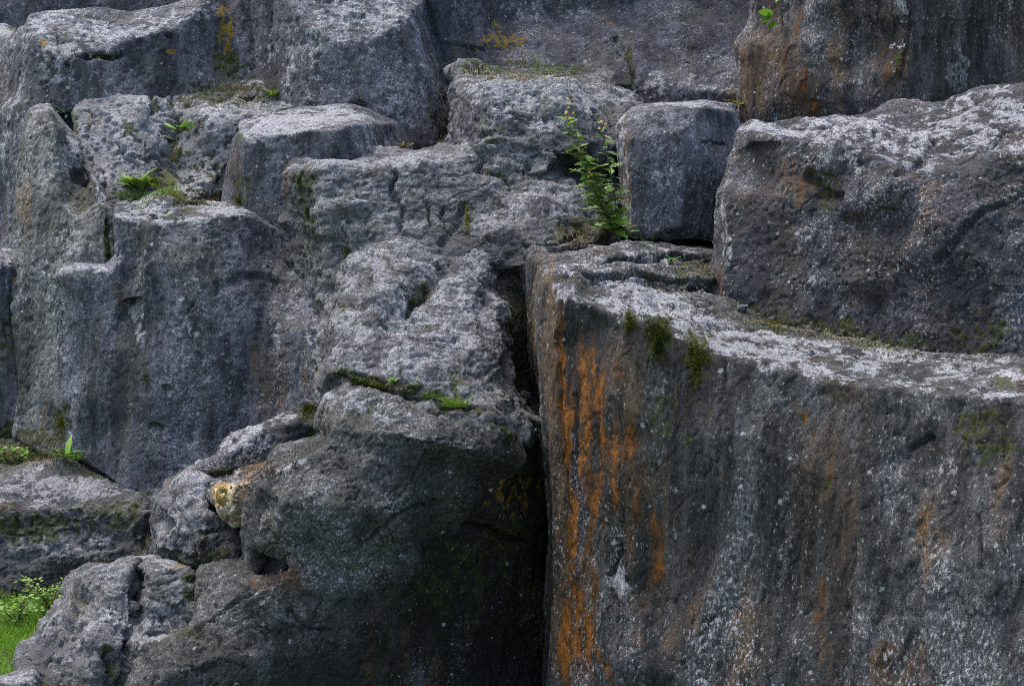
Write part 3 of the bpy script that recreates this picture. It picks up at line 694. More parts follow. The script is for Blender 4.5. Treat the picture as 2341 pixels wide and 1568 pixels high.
rock('quarried_block', voxel=0.049, outline=
     [(1196, 575, 11.3), (1215, 560, 11.3), (1265, 572, 11.2), (1330, 558, 11.5), (1420, 555, 12.0), (1520, 556, 12.2), (1660, 562, 12.2), (1720, 640, 11.2), (1850, 690, 10.8), (2250, 785, 10.0), (2600, 810, 9.6), (2600, 1900, 7.2), (1225, 1900, 9.6),
      (1238, 1568, 9.7), (1250, 1400, 9.75), (1262, 1220, 9.8), (1258, 1080, 10.0), (1240, 960, 10.3), (1222, 840, 10.6), (1205, 700, 11.0)],
     lines=[[(1256, 632, 9.75), (1257, 700, 9.6), (1258, 800, 9.55), (1262, 1000, 9.5), (1268, 1200, 9.45), (1272, 1400, 9.4), (1268, 1568, 9.35), (1262, 1800, 9.3)],
            [(1258, 628, 9.85), (1275, 606, 10.3), (1300, 590, 10.7), (1340, 575, 11.0)],
            [(1272, 652, 9.55), (1310, 672, 9.35), (1360, 698, 9.28), (1430, 726, 9.22), (1520, 755, 9.12), (1610, 790, 9.0), (1720, 828, 8.85), (1850, 858, 8.7), (2000, 880, 8.5), (2150, 894, 8.3), (2341, 908, 8.05), (2600, 930, 7.75)],
            [(1335, 668, 9.72), (1400, 662, 9.92), (1480, 660, 10.08), (1560, 662, 10.2), (1640, 674, 10.3)],
            [(1320, 634, 9.80), (1400, 622, 9.98), (1480, 616, 10.12), (1560, 619, 10.24), (1640, 634, 10.34)],
            [(1345, 612, 10.25), (1400, 604, 10.45), (1480, 600, 10.6), (1560, 600, 10.7), (1640, 608, 10.75)],
            [(1370, 586, 10.4), (1420, 576, 10.55), (1480, 574, 10.66), (1560, 578, 10.76), (1640, 588, 10.8)],
            [(1620, 672, 10.3), (1760, 720, 10.15), (1900, 752, 9.9), (2100, 782, 9.6), (2300, 805, 9.35), (2600, 830, 9.0)]],
     pts=[(1340, 1000, 9.3), (1330, 1250, 9.28), (1380, 1350, 9.1), (1340, 1450, 9.2), (1420, 1500, 8.95), (1460, 1350, 9.08), (1500, 1000, 9.0), (1700, 1000, 8.75), (1600, 1300, 8.9), (1900, 1100, 8.45), (2100, 1000, 8.3), (2110, 1030, 8.29), (1850, 1400, 8.45), (2300, 1200, 7.9), (2100, 1400, 8.05),
          (2341, 1500, 7.7), (1600, 1568, 8.7), (1290, 700, 9.42), (1450, 690, 9.62), (1600, 720, 9.6), (1800, 780, 9.4), (2000, 830, 9.1), (2250, 860, 8.75), (1350, 1180, 9.25), (1400, 900, 9.15)],
     thick=0.3, lich=0.15, crisp=0.85, flake=0.012, bed=0.4, crackle=0.014, mat='wall',  amp=(0.036, 0.005, 0.004), stretch=4.5, pits=0.005,
     cracks=[([(1510, 700), (1580, 710), (1640, 715)], 5, 0.03), ([(1750, 745), (1850, 760), (1900, 755)], 5, 0.03), ([(2085, 1028), (2125, 1002)], 10, 0.04), ([(1280, 760), (1285, 900), (1295, 1100), (1300, 1300), (1330, 1500)], 4, 0.03),
             ([(1310, 900), (1312, 1050), (1325, 1250)], 4, 0.025), ([(1420, 1250), (1400, 1310), (1420, 1380)], 10, 0.05), ([(1850, 800), (1870, 798)], 7, 0.05), ([(1680, 1280), (1690, 1340)], 5, 0.03), ([(2240, 1180), (2250, 1300)], 5, 0.03), ([(1960, 850), (2080, 855)], 5, 0.025), ([(1580, 655), (1640, 660)], 9, 0.07), ([(1330, 648), (1400, 638), (1480, 632), (1560, 634), (1640, 648)], 7, 0.05), ([(1370, 606), (1460, 592), (1560, 588), (1640, 596)], 6, 0.04), ([(1300, 640), (1350, 616), (1400, 606)], 5, 0.03), ([(1500, 610), (1560, 614), (1620, 606)], 4, 0.03), ([(1490, 690), (1560, 702), (1620, 700)], 4, 0.03), ([(1600, 740), (1700, 752), (1790, 756)], 4, 0.025), ([(2000, 800), (2100, 812), (2200, 815)], 4, 0.025)],
     paint=[('pale', 1330, 640, 60, 40, 0.43), ('pale', 1480, 580, 140, 40, 0.31), ('rust', 1345, 1420, 14, 70, 0.7, -20), ('rust', 1385, 1510, 14, 70, 0.6, -22), ('rust', 1345, 1100, 30, 160, 0.5), ('tan', 1390, 900, 90, 160, 0.5), ('pale', 1480, 690, 140, 40, 0.62, 12), ('pale', 1620, 760, 120, 34, 0.74, 18), ('pale', 1760, 800, 130, 40, 0.66, 16), ('pale', 1950, 824, 160, 44, 0.49, 10), ('pale', 2180, 844, 180, 50, 0.47, 8), ('pale', 2330, 884, 100, 34, 0.40),
            ('pale', 1420, 710, 60, 26, 0.62, 20), ('pale', 1300, 670, 30, 30, 0.55), ('tan', 2310, 865, 60, 14, 0.6), ('moss', 1760, 740, 60, 12, 0.75), ('moss', 2050, 780, 120, 9, 0.6), ('moss', 1600, 610, 60, 30, 0.6), ('dark_patch', 1600, 655, 40, 8, 0.8), ('moss', 2290, 880, 26, 8, 0.7),
            ('moss', 1505, 770, 30, 50, 0.7), ('moss', 1590, 815, 30, 70, 0.7), ('dark_patch', 1590, 820, 36, 80, 0.5), ('dark_patch', 1505, 780, 30, 60, 0.5), ('dark_patch', 1800, 880, 40, 40, 0.45), ('dark_patch', 2000, 930, 40, 50, 0.25), ('dark_patch', 2260, 970, 60, 50, 0.35), ('dark_patch', 2110, 1010, 50, 60, 0.5),
            ('rust', 1287, 880, 9, 190, 1.25, -2), ('rust', 1300, 1080, 8, 200, 1.2, -2), ('rust', 1312, 1260, 7, 170, 1.15, -2), ('rust', 1334, 1400, 9, 120, 1.1, -14), ('rust', 1372, 1500, 9, 90, 0.95, -24), ('rust', 1345, 900, 70, 150, 0.5), ('rust', 1385, 1080, 85, 150, 0.55), ('rust', 1330, 1230, 50, 170, 0.5), ('rust', 1440, 1200, 60, 120, 0.45), ('rust', 1322, 960, 6, 170, 0.85), ('rust', 1340, 1080, 5, 150, 0.8), ('rust', 1356, 900, 8, 120, 0.7), ('rust', 1375, 1010, 9, 120, 0.8, 2),
            ('rust', 1362, 1130, 12, 100, 0.95, 6), ('rust', 1410, 1130, 12, 60, 0.95), ('rust', 1400, 1000, 30, 110, 0.45), ('rust', 1450, 1160, 40, 90, 0.42), ('rust', 1500, 1200, 12, 50, 0.8, -14), ('rust', 1500, 1290, 18, 70, 0.55), ('rust', 1370, 780, 30, 80, 0.4), ('rust', 1318, 1480, 10, 110, 0.7, -6), ('rust', 1292, 1480, 9, 150, 0.9, -3), ('rust', 1350, 1520, 8, 110, 0.9, -12), ('rust', 1306, 1330, 7, 160, 1.1, -4), ('tan', 1420, 1080, 110, 240, 0.55),
            ('tan', 1310, 1400, 60, 200, 0.85), ('tan', 1280, 1150, 22, 300, 0.8), ('tan', 1235, 800, 26, 240, 0.6), ('dark_patch', 1226, 820, 26, 240, 0.5), ('moss', 1222, 760, 20, 120, 0.4), ('tan', 1266, 820, 10, 260, 0.9),
            ('rust', 2112, 1170, 12, 50, 0.45), ('rust', 2150, 1215, 8, 60, 0.4), ('tan', 2130, 1220, 40, 110, 0.7), ('rust', 1872, 1390, 12, 70, 0.42), ('tan', 1870, 1420, 30, 120, 0.42), ('tan', 1880, 1080, 50, 110, 0.38), ('rust', 1900, 1060, 16, 40, 0.3), ('tan', 1820, 980, 16, 80, 0.38), ('rust', 2332, 1150, 16, 60, 0.6), ('rust', 1838, 950, 6, 22, 0.45), ('tan', 2050, 1520, 70, 60, 0.7),
            ('rust', 2060, 1530, 30, 26, 0.4), ('tan', 1910, 1520, 30, 70, 0.45), ('rust', 1660, 1090, 8, 10, 0.7), ('tan', 1700, 1450, 30, 160, 0.5), ('tan', 2290, 1080, 30, 160, 0.5), ('tan', 1600, 1380, 50, 150, 0.3),
            ('tan', 1850, 1200, 160, 260, 0.2), ('tan', 1500, 1430, 120, 90, 0.35), ('pale', 1590, 1450, 40, 26, 0.2), ('pale', 2180, 1200, 24, 160, 0.32), ('moss', 1870, 1110, 30, 20, 0.5), ('moss', 1560, 950, 80, 80, 0.25), ('moss', 2250, 1000, 90, 60, 0.4), ('moss', 1440, 738, 14, 30, 0.9), ('pale', 1420, 1330, 20, 40, 0.45)],
     label='massive quarried block, lower right, orange rust streaks and long pale ledge on top')

rock('pale_slab_boulder',
     [(782, 620, 11.0), (800, 585, 11.2), (835, 558, 11.3), (900, 550, 11.4), (960, 552, 11.4), (1000, 566, 11.3), (1060, 563, 11.3), (1120, 550, 11.3), (1140, 553, 11.2), (1138, 620, 11.0), (1144, 700, 10.8), (1162, 800, 10.5), (1184, 880, 10.2), (1200, 930, 10.0), (1206, 1010, 9.7),
      (1100, 1040, 9.3), (900, 1010, 9.4), (760, 1000, 9.7), (732, 970, 9.9), (728, 900, 10.2), (738, 800, 10.4), (742, 745, 10.6), (768, 695, 10.8), (780, 650, 10.9)],
     lines=[[(745, 760, 10.3), (775, 702, 10.45), (850, 730, 10.2), (930, 745, 10.2), (1000, 745, 10.2)],
            [(1010, 600, 10.95), (985, 650, 10.75), (950, 700, 10.5)], [(1040, 610, 10.8), (1010, 660, 10.55), (970, 710, 10.35)], [(800, 600, 10.95), (860, 600, 10.8), (950, 600, 10.8)],
            [(745, 860, 9.85), (800, 850, 9.8), (880, 868, 9.72), (960, 880, 9.68), (1060, 895, 9.6), (1170, 900, 9.75)],
            [(740, 800, 10.2), (790, 780, 10.08), (860, 800, 10.0), (960, 790, 9.98), (1100, 780, 10.05), (1160, 800, 10.2)]],
     pts=[(880, 660, 10.5), (820, 660, 10.6), (1100, 620, 10.75), (1080, 700, 10.35), (1130, 720, 10.45), (900, 830, 9.85), (1050, 840, 9.82), (1130, 860, 9.85), (1000, 930, 9.55), (1100, 940, 9.5), (1010, 690, 10.35), (1160, 950, 9.7), (930, 640, 10.6)],
     thick=0.3, flake=0.014, bed=2.2, crackle=0.020, mat='slab',  amp=(0.036, 0.010, 0.006), pits=0.012, inset=0.94,
     cracks=[([(1010, 605), (985, 655), (940, 700), (930, 720)], 9, 0.07), ([(765, 862), (830, 880), (900, 895), (960, 905), (1020, 930), (1080, 945)], 9, 0.06), ([(760, 850), (820, 855), (880, 872)], 6, 0.03), ([(990, 780), (1040, 780)], 9, 0.05), ([(800, 690), (830, 712), (860, 700)], 5, 0.03),
             ([(1000, 620), (1015, 600), (1035, 605)], 7, 0.06), ([(1060, 860), (1100, 850), (1150, 830)], 6, 0.03), ([(850, 720), (900, 760), (960, 790)], 5, 0.03), ([(880, 590), (920, 620), (960, 610)], 4, 0.02)],
     paint=[('pale', 950, 700, 240, 180, 0.42), ('pale', 900, 590, 120, 40, 0.5), ('pale', 1080, 700, 90, 120, 0.45), ('moss', 840, 870, 100, 16, 0.85, 12), ('moss', 1010, 915, 80, 22, 0.75, 20), ('moss', 965, 670, 22, 40, 0.7, 35), ('dark_patch', 850, 870, 90, 18, 0.6, 10), ('tan', 1060, 950, 80, 12, 0.7), ('moss', 1050, 880, 30, 26, 0.45),
            ('dark_patch', 1050, 945, 80, 12, 0.5), ('moss', 785, 690, 20, 20, 0.5), ('moss', 1130, 580, 20, 20, 0.4), ('dark_patch', 1150, 640, 8, 70, 0.4)],
     label='light grey sloping boulder in the centre, left lip of the dark crevice')

rock('grooved_slab',
     [(455, 1090, 10.2), (470, 1060, 10.3), (520, 1020, 10.4), (560, 985, 10.5), (640, 945, 10.6), (690, 925, 10.7), (735, 920, 10.7), (760, 960, 10.3), (760, 1030, 9.9), (640, 1100, 9.7), (560, 1140, 9.6), (470, 1140, 9.8)],
     lines=[[(470, 1075, 10.0), (540, 1020, 10.05), (600, 985, 10.1), (680, 965, 10.15), (730, 968, 10.1)], [(500, 1105, 9.98), (570, 1065, 10.05), (640, 1030, 10.1), (710, 995, 10.15)]],
     thick=0.3, flake=0.013, crackle=0.016, mat='rough', voxel=0.035, smooth=2, amp=(0.024, 0.007, 0.004), pits=0.012,
     cracks=[([(480, 1095), (560, 1080), (640, 1040), (715, 990)], 12, 0.05)],
     paint=[('pale', 600, 985, 110, 22, 0.6, -28), ('rust', 640, 1060, 50, 16, 0.45, -32), ('tan', 620, 1070, 90, 26, 1.0, -30), ('moss', 705, 940, 26, 22, 0.95), ('moss', 500, 1085, 40, 14, 0.7, -20), ('moss', 720, 995, 20, 20, 0.8)],
     label='narrow slanting rock slab with a red-brown groove, beside the dark boulder')

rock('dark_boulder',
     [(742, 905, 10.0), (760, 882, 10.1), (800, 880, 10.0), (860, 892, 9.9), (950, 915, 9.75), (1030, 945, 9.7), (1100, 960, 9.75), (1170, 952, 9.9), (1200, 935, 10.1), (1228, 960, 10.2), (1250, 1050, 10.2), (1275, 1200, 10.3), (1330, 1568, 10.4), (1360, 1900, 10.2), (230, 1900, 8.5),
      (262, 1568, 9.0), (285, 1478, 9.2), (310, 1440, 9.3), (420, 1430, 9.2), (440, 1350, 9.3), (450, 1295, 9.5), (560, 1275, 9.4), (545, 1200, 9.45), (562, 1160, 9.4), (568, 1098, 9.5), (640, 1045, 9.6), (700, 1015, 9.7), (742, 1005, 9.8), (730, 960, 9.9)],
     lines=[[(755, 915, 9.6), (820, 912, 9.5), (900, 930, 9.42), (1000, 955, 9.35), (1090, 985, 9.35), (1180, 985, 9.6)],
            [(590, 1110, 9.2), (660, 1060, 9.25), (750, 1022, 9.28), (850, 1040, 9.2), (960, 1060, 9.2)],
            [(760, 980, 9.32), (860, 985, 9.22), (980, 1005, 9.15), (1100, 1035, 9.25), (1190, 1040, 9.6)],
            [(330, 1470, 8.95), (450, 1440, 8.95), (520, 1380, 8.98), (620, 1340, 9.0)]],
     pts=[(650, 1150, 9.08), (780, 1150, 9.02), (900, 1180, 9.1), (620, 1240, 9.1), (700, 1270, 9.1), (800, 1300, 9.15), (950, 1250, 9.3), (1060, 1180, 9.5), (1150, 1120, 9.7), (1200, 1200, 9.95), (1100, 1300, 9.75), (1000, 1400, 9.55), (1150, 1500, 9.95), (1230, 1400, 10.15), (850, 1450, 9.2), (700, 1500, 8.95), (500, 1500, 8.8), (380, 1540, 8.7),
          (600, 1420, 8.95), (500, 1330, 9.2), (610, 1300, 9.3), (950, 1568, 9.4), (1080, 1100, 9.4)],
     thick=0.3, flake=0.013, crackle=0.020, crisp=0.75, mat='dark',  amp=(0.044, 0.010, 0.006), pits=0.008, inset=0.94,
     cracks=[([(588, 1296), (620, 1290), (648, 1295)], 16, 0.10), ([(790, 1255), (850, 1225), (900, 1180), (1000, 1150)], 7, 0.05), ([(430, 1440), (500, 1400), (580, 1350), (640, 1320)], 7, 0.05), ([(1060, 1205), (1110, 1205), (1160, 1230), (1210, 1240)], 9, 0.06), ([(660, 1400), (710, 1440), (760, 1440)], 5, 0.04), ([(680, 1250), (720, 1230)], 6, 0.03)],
     paint=[('dark_patch', 1130, 1400, 230, 260, 1.0), ('dark_patch', 1180, 1180, 130, 130, 0.95), ('dark_patch', 1000, 1480, 260, 140, 0.6), ('dark_patch', 1200, 1020, 60, 70, 0.6), ('ochre', 1170, 1130, 70, 60, 0.4), ('moss', 1180, 1230, 70, 60, 0.4), ('moss', 1100, 1330, 160, 90, 0.3), ('dark_patch', 620, 1305, 60, 26, 0.5), ('tan', 640, 1330, 80, 40, 0.5), ('tan', 1000, 1450, 180, 160, 0.4),  # near-black patches over the recessed lower right, towards the crevice
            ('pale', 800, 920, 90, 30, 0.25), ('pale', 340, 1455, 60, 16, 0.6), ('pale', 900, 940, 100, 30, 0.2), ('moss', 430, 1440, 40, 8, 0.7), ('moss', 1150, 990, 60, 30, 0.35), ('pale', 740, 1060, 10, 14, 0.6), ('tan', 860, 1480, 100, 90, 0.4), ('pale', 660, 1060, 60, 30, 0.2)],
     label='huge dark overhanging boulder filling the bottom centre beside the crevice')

rock('mossy_ledge_block',
     [(-300, 990, 12.6), (-100, 995, 12.4), (60, 1000, 12.3), (150, 1030, 12.1), (280, 1085, 11.9), (360, 1090, 11.8), (410, 1100, 11.6), (420, 1200, 10.9), (380, 1300, 10.8), (300, 1450, 10.5), (-300, 1450, 10.5)],
     lines=[[(-200, 1130, 11.3), (0, 1110, 11.3), (120, 1100, 11.35), (240, 1115, 11.3), (340, 1120, 11.3)], [(-200, 1185, 10.95), (0, 1165, 10.95), (120, 1155, 10.95), (230, 1165, 10.92), (330, 1185, 10.95)]],
     pts=[(50, 1060, 11.75), (180, 1075, 11.65), (100, 1280, 10.85), (250, 1270, 10.82), (0, 1220, 10.9)],
     thick=0.2, flake=0.014, bed=2.2, crackle=0.020, mat='slab', amp=(0.032, 0.009, 0.006), pits=0.014,
     cracks=[([(40, 1150), (36, 1210)], 5, 0.04), ([(345, 1160), (342, 1260)], 8, 0.05), ([(150, 1190), (180, 1240), (200, 1260)], 6, 0.03)],
     paint=[('pale', 170, 1110, 150, 30, 0.75), ('pale', 60, 1130, 80, 24, 0.6), ('moss', 80, 1035, 160, 28, 1.0), ('moss', 220, 1085, 70, 14, 0.7), ('tan', 70, 1050, 120, 30, 0.5), ('moss', 60, 1200, 120, 40, 0.65), ('moss', 230, 1180, 100, 40, 0.6), ('dark_patch', 60, 1190, 100, 30, 0.4), ('dark_patch', 150, 1330, 260, 60, 0.65), ('pale', 100, 1250, 110, 26, 0.5, 10),
            ('pale', 240, 1200, 60, 60, 0.4), ('dark_patch', 330, 1200, 30, 90, 0.6), ('tan', 20, 1160, 60, 30, 0.4), ('dark_patch', 300, 1290, 70, 60, 0.4)],
     label='low moss-speckled rock ledge at the lower left, above the grass')

rock('lumpy_rock',
     [(346, 1190, 10.2), (355, 1145, 10.3), (385, 1120, 10.4), (412, 1092, 10.5), (438, 1066, 10.6), (470, 1062, 10.6), (500, 1085, 10.4), (520, 1110, 10.2), (500, 1150, 10.0), (540, 1195, 9.8), (590, 1250, 9.7), (600, 1340, 9.6), (460, 1360, 9.6), (400, 1300, 9.8), (350, 1300, 9.9), (345, 1240, 10.1)],
     lines=[[(368, 1160, 9.9), (420, 1120, 9.9), (470, 1100, 9.95), (500, 1112, 9.9)]], pts=[(400, 1200, 9.7), (460, 1170, 9.65), (470, 1230, 9.6), (420, 1250, 9.68), (520, 1260, 9.55), (380, 1230, 9.8), (450, 1290, 9.65)],
     thick=0.3, flake=0.014, bed=2.2, crackle=0.020, mat='slab', voxel=0.035, amp=(0.032, 0.010, 0.006), pits=0.012,
     cracks=[([(410, 1160), (412, 1230), (410, 1260)], 4, 0.03), ([(465, 1220), (500, 1215)], 8, 0.04), ([(360, 1260), (410, 1262), (450, 1270)], 8, 0.04)],
     paint=[('pale', 400, 1180, 50, 50, 0.5), ('pale', 450, 1110, 40, 30, 0.4), ('dark_patch', 510, 1250, 60, 50, 0.5), ('moss', 380, 1270, 50, 20, 0.6), ('tan', 500, 1290, 50, 40, 0.6), ('moss', 480, 1290, 60, 30, 0.5), ('dark_patch', 470, 1270, 80, 16, 0.5)],
     label='small lumpy grey rock left of the cream stone, above the split boulder')

rock('cream_stone',
     [(486, 1112, 9.74), (498, 1100, 9.78), (545, 1098, 9.78), (578, 1090, 9.75), (592, 1128, 9.62), (570, 1186, 9.48), (536, 1196, 9.47), (508, 1172, 9.55), (490, 1142, 9.64)],
     lines=[[(496, 1122, 9.52), (540, 1118, 9.46), (568, 1106, 9.50)], [(540, 1118, 9.46), (532, 1160, 9.40), (545, 1188, 9.42)]], pts=[(512, 1150, 9.46), (560, 1150, 9.43)],
     thick=0.15, mat='yellow', voxel=0.02, levels=2, crisp=0.95, flake=0.012, amp=(0.016, 0.005, 0.003), pits=0.01,
     cracks=[([(520, 1125), (528, 1160)], 4, 0.02)],
     paint=[('tan', 552, 1145, 20, 30, 0.9), ('ochre', 515, 1130, 14, 18, 0.6), ('tan', 530, 1180, 20, 14, 0.9), ('moss', 520, 1140, 8, 16, 0.5)],
     label='small cream and yellow stone wedged between dark rocks at lower left', cat='stone')

rock('wedge_rock',
     [(310, 1300, 9.7), (318, 1284, 9.8), (350, 1276, 9.9), (420, 1268, 10.0), (445, 1290, 9.7), (460, 1360, 9.4), (450, 1450, 9.2), (300, 1480, 9.1), (308, 1400, 9.4)],
     lines=[[(322, 1300, 9.4), (380, 1296, 9.4), (425, 1300, 9.45)]], pts=[(350, 1340, 9.3), (400, 1380, 9.3), (350, 1420, 9.2), (420, 1410, 9.3)],
     thick=0.3, flake=0.014, bed=2.2, crackle=0.020, mat='slab', voxel=0.035, amp=(0.024, 0.008, 0.005),
     cracks=[([(320, 1345), (370, 1330), (400, 1322)], 5, 0.02)],
     paint=[('pale', 370, 1290, 60, 14, 0.5), ('pale', 370, 1420, 60, 40, 0.4), ('ochre', 420, 1290, 30, 20, 0.4), ('moss', 430, 1340, 16, 50, 0.6), ('dark_patch', 445, 1350, 14, 30, 0.6), ('moss', 375, 1272, 50, 8, 0.8)],
     label='wedge-shaped grey rock set in the gap right of the split boulder')

rock('split_boulder',
     [(8, 1560, 9.4), (14, 1535, 9.5), (30, 1490, 9.6), (80, 1440, 9.7), (112, 1402, 9.75), (150, 1368, 9.8), (172, 1326, 9.85), (190, 1296, 9.9), (215, 1282, 9.95), (262, 1279, 10.0), (312, 1278, 9.9), (322, 1300, 9.7), (320, 1440, 9.3), (290, 1480, 9.2), (285, 1568, 9.0), (285, 1900, 8.4), (-120, 1900, 8.6), (-60, 1650, 9.2)],
     lines=[[(195, 1330, 9.55), (220, 1300, 9.5), (305, 1296, 9.45)], [(140, 1400, 9.5), (180, 1420, 9.25), (130, 1500, 9.15), (105, 1568, 9.05)], [(310, 1310, 9.4), (308, 1400, 9.25), (280, 1480, 9.05)]],
     pts=[(240, 1380, 9.2), (230, 1480, 8.95), (200, 1560, 8.85), (80, 1480, 9.4), (50, 1540, 9.3), (110, 1440, 9.45)],
     thick=0.3, flake=0.014, bed=2.2, crackle=0.020, mat='slab',  amp=(0.036, 0.009, 0.006), pits=0.010,
     cracks=[([(315, 1290), (312, 1350), (316, 1400), (300, 1450), (270, 1500), (278, 1568)], 9, 0.08), ([(175, 1400), (140, 1470), (108, 1520), (100, 1568)], 8, 0.06), ([(245, 1490), (240, 1560)], 7, 0.05)],
     paint=[('pale', 120, 1420, 60, 30, 0.45, -40), ('pale', 240, 1300, 70, 20, 0.3), ('moss', 180, 1380, 16, 30, 0.5), ('dark_patch', 310, 1380, 8, 80, 0.5), ('moss', 245, 1530, 14, 50, 0.7), ('tan', 270, 1540, 14, 50, 0.5), ('pale', 230, 1430, 60, 60, 0.2), ('dark_patch', 90, 1530, 40, 14, 0.4)],
     label='grey boulder split by a vertical crack at the bottom left, next to the grass')

rock('corner_stone',
     [(-120, 1560, 8.9), (-40, 1545, 8.95), (30, 1535, 9.0), (80, 1524, 9.0), (92, 1545, 8.9), (100, 1620, 8.6), (100, 1760, 8.4), (-120, 1760, 8.4)],
     lines=[[(-100, 1580, 8.65), (0, 1562, 8.65), (75, 1548, 8.65)]], thick=0.2, mat='slab', voxel=0.035,
     paint=[('pale', 30, 1545, 60, 20, 0.5)], label='small pale stone in the very bottom left corner', cat='stone')

seen_faces()
ROCKS = {q['name']: finish(q) for q in QUEUE}

# ------------------------------------------------------------------ plants
def leaf_material(name, lo, hi, trans=0.25):
    k = NT(name)
    tc = k.n.new('ShaderNodeTexCoord'); co = tc.outputs['Object']
    oi = k.n.new('ShaderNodeObjectInfo')
    f = k.math('ADD', k.math('MULTIPLY', k.noise(co, 14.0, 2), 0.7), k.math('MULTIPLY', oi.outputs['Random'], 0.45))
    c = k.mix(k.ramp(f, 0.25, 0.85), lo, hi)
    k.link(c, k.bsdf.inputs['Base Color']); k.bsdf.inputs['Roughness'].default_value = 0.6
    tr = k.n.new('ShaderNodeBsdfTranslucent'); k.link(c, tr.inputs['Color'])
    mx = k.n.new('ShaderNodeMixShader'); mx.inputs[0].default_value = trans
    k.link(k.bsdf.outputs[0], mx.inputs[1]); k.link(tr.outputs[0], mx.inputs[2]); k.link(mx.outputs[0], k.out.inputs['Surface'])
    return k.m

LM = dict(
    green=leaf_material('fresh_green_leaf', (0.070, 0.140, 0.014), (0.180, 0.290, 0.030)),
    bright=leaf_material('bright_green_leaf', (0.080, 0.190, 0.012), (0.180, 0.360, 0.025)),
    deep=leaf_material('deep_green_leaf', (0.040, 0.095, 0.012), (0.110, 0.210, 0.022)),
    blue=leaf_material('blue_green_leaf', (0.020, 0.060, 0.025), (0.060, 0.130, 0.055)),
    lime=leaf_material('yellow_green_leaf', (0.14, 0.16, 0.010), (0.30, 0.30, 0.020)),
    lawn=leaf_material('lawn_grass', (0.065, 0.160, 0.010), (0.180, 0.350, 0.022)),
    dry=leaf_material('dry_straw', (0.10, 0.080, 0.040), (0.26, 0.22, 0.13)),
    stem=leaf_material('green_stem', (0.05, 0.07, 0.015), (0.10, 0.12, 0.03), 0.0),
    wood=leaf_material('brown_stem', (0.035, 0.022, 0.012), (0.10, 0.065, 0.035), 0.0),
    petal=leaf_material('yellow_petal', (0.42, 0.28, 0.01), (0.62, 0.46, 0.02)),
    purple=leaf_material('purple_petal', (0.10, 0.05, 0.22), (0.22, 0.13, 0.42)),
    white=leaf_material('white_petal', (0.5, 0.5, 0.48), (0.75, 0.75, 0.72)),
    moss=leaf_material('moss_shoots', (0.022, 0.036, 0.004), (0.140, 0.150, 0.014)),
    olive=leaf_material('olive_moss_shoots', (0.030, 0.034, 0.006), (0.090, 0.088, 0.020)),
    pale=leaf_material('grey_green_leaf', (0.16, 0.24, 0.12), (0.34, 0.44, 0.28)),
    ochre=leaf_material('withered_yellow_leaf', (0.10, 0.075, 0.015), (0.22, 0.16, 0.03)),
)
DG = bpy.context.evaluated_depsgraph_get()
DG.update()

def hit(u, v):
    """where a line of sight meets the built rocks"""
    p = W(u, v, 1.0); o = Vector((0, 0, CAM_H)); d = (p - o).normalized()
    ok, loc, nrm, _, ob, _ = scene.ray_cast(DG, o, d)
    if not ok: return W(u, v, 11.0), Vector((0, -1, 0))
    return loc, nrm

def mesh_obj(name, V, F, mat, parent=None, loc=(0, 0, 0), smooth=True):
    me = bpy.data.meshes.new(name); me.from_pydata([tuple(v) for v in V], [], F)
    me.materials.append(LM[mat] if isinstance(mat, str) else mat)
    if smooth: me.polygons.foreach_set('use_smooth', np.ones(len(me.polygons), bool))
    o = bpy.data.objects.new(name, me); COL.objects.link(o)
    o.location = loc
    if parent: o.parent = parent
    return o

def empty(name, loc, label, cat, group=None):
    o = bpy.data.objects.new(name, None); o.empty_display_size = 0.05; o.location = loc
    COL.objects.link(o)
    return tag(o, label, cat, group)

def blade(V, F, base, dirv, length, width, bend, rnd):
    """one bent, tapered, slightly folded grass blade"""
    d = dirv.normalized()
    side = d.cross(Vector((rnd.uniform(-1, 1), rnd.uniform(-1, 1), 0.2))).normalized()
    fall = Vector((d.x, d.y, 0)) + Vector((rnd.uniform(-.5, .5), rnd.uniform(-.5, .5), 0))
    n = 4; s = len(V)
    for i in range(n + 1):
        t = i / n
        p = base + d * length * t + fall * bend * t * t + Vector((0, 0, -0.35 * bend * t * t))
        w = width * (1 - t) ** 0.7 * (0.7 + 0.6 * min(1, 3 * t)) + 0.0004
        V.append(p - side * w); V.append(p + side * w)
    for i in range(n):
        F.append((s + 2 * i, s + 2 * i + 1, s + 2 * i + 3, s + 2 * i + 2))

def tuft(name, u, v, n, h, spread, mat, label, cat='grass tuft', width=0.0025, group='grass tufts on the rocks', lean=0.6, seed=0, up=(0, -0.15, 1)):
    rnd = random.Random(seed + int(u * 7 + v))
    loc, nrm = hit(u, v)
    V, F = [], []
    for _ in range(n):
        a = rnd.uniform(0, 6.283); r = spread * math.sqrt(rnd.random())
        b = Vector((math.cos(a) * r, math.sin(a) * r * 0.5, -0.012))
        b.z -= (b.x * nrm.x + b.y * nrm.y) / max(0.35, nrm.z) if nrm.z > 0.3 else 0
        d = Vector(up) + Vector((math.cos(a), math.sin(a), 0)) * rnd.uniform(0, lean)
        blade(V, F, b, d, h * rnd.uniform(0.4, 1.0), width * rnd.uniform(0.7, 1.3), h * rnd.uniform(0.1, 0.6), rnd)
    o = mesh_obj(name, V, F, mat, None, loc)
    return tag(o, label, cat, group)

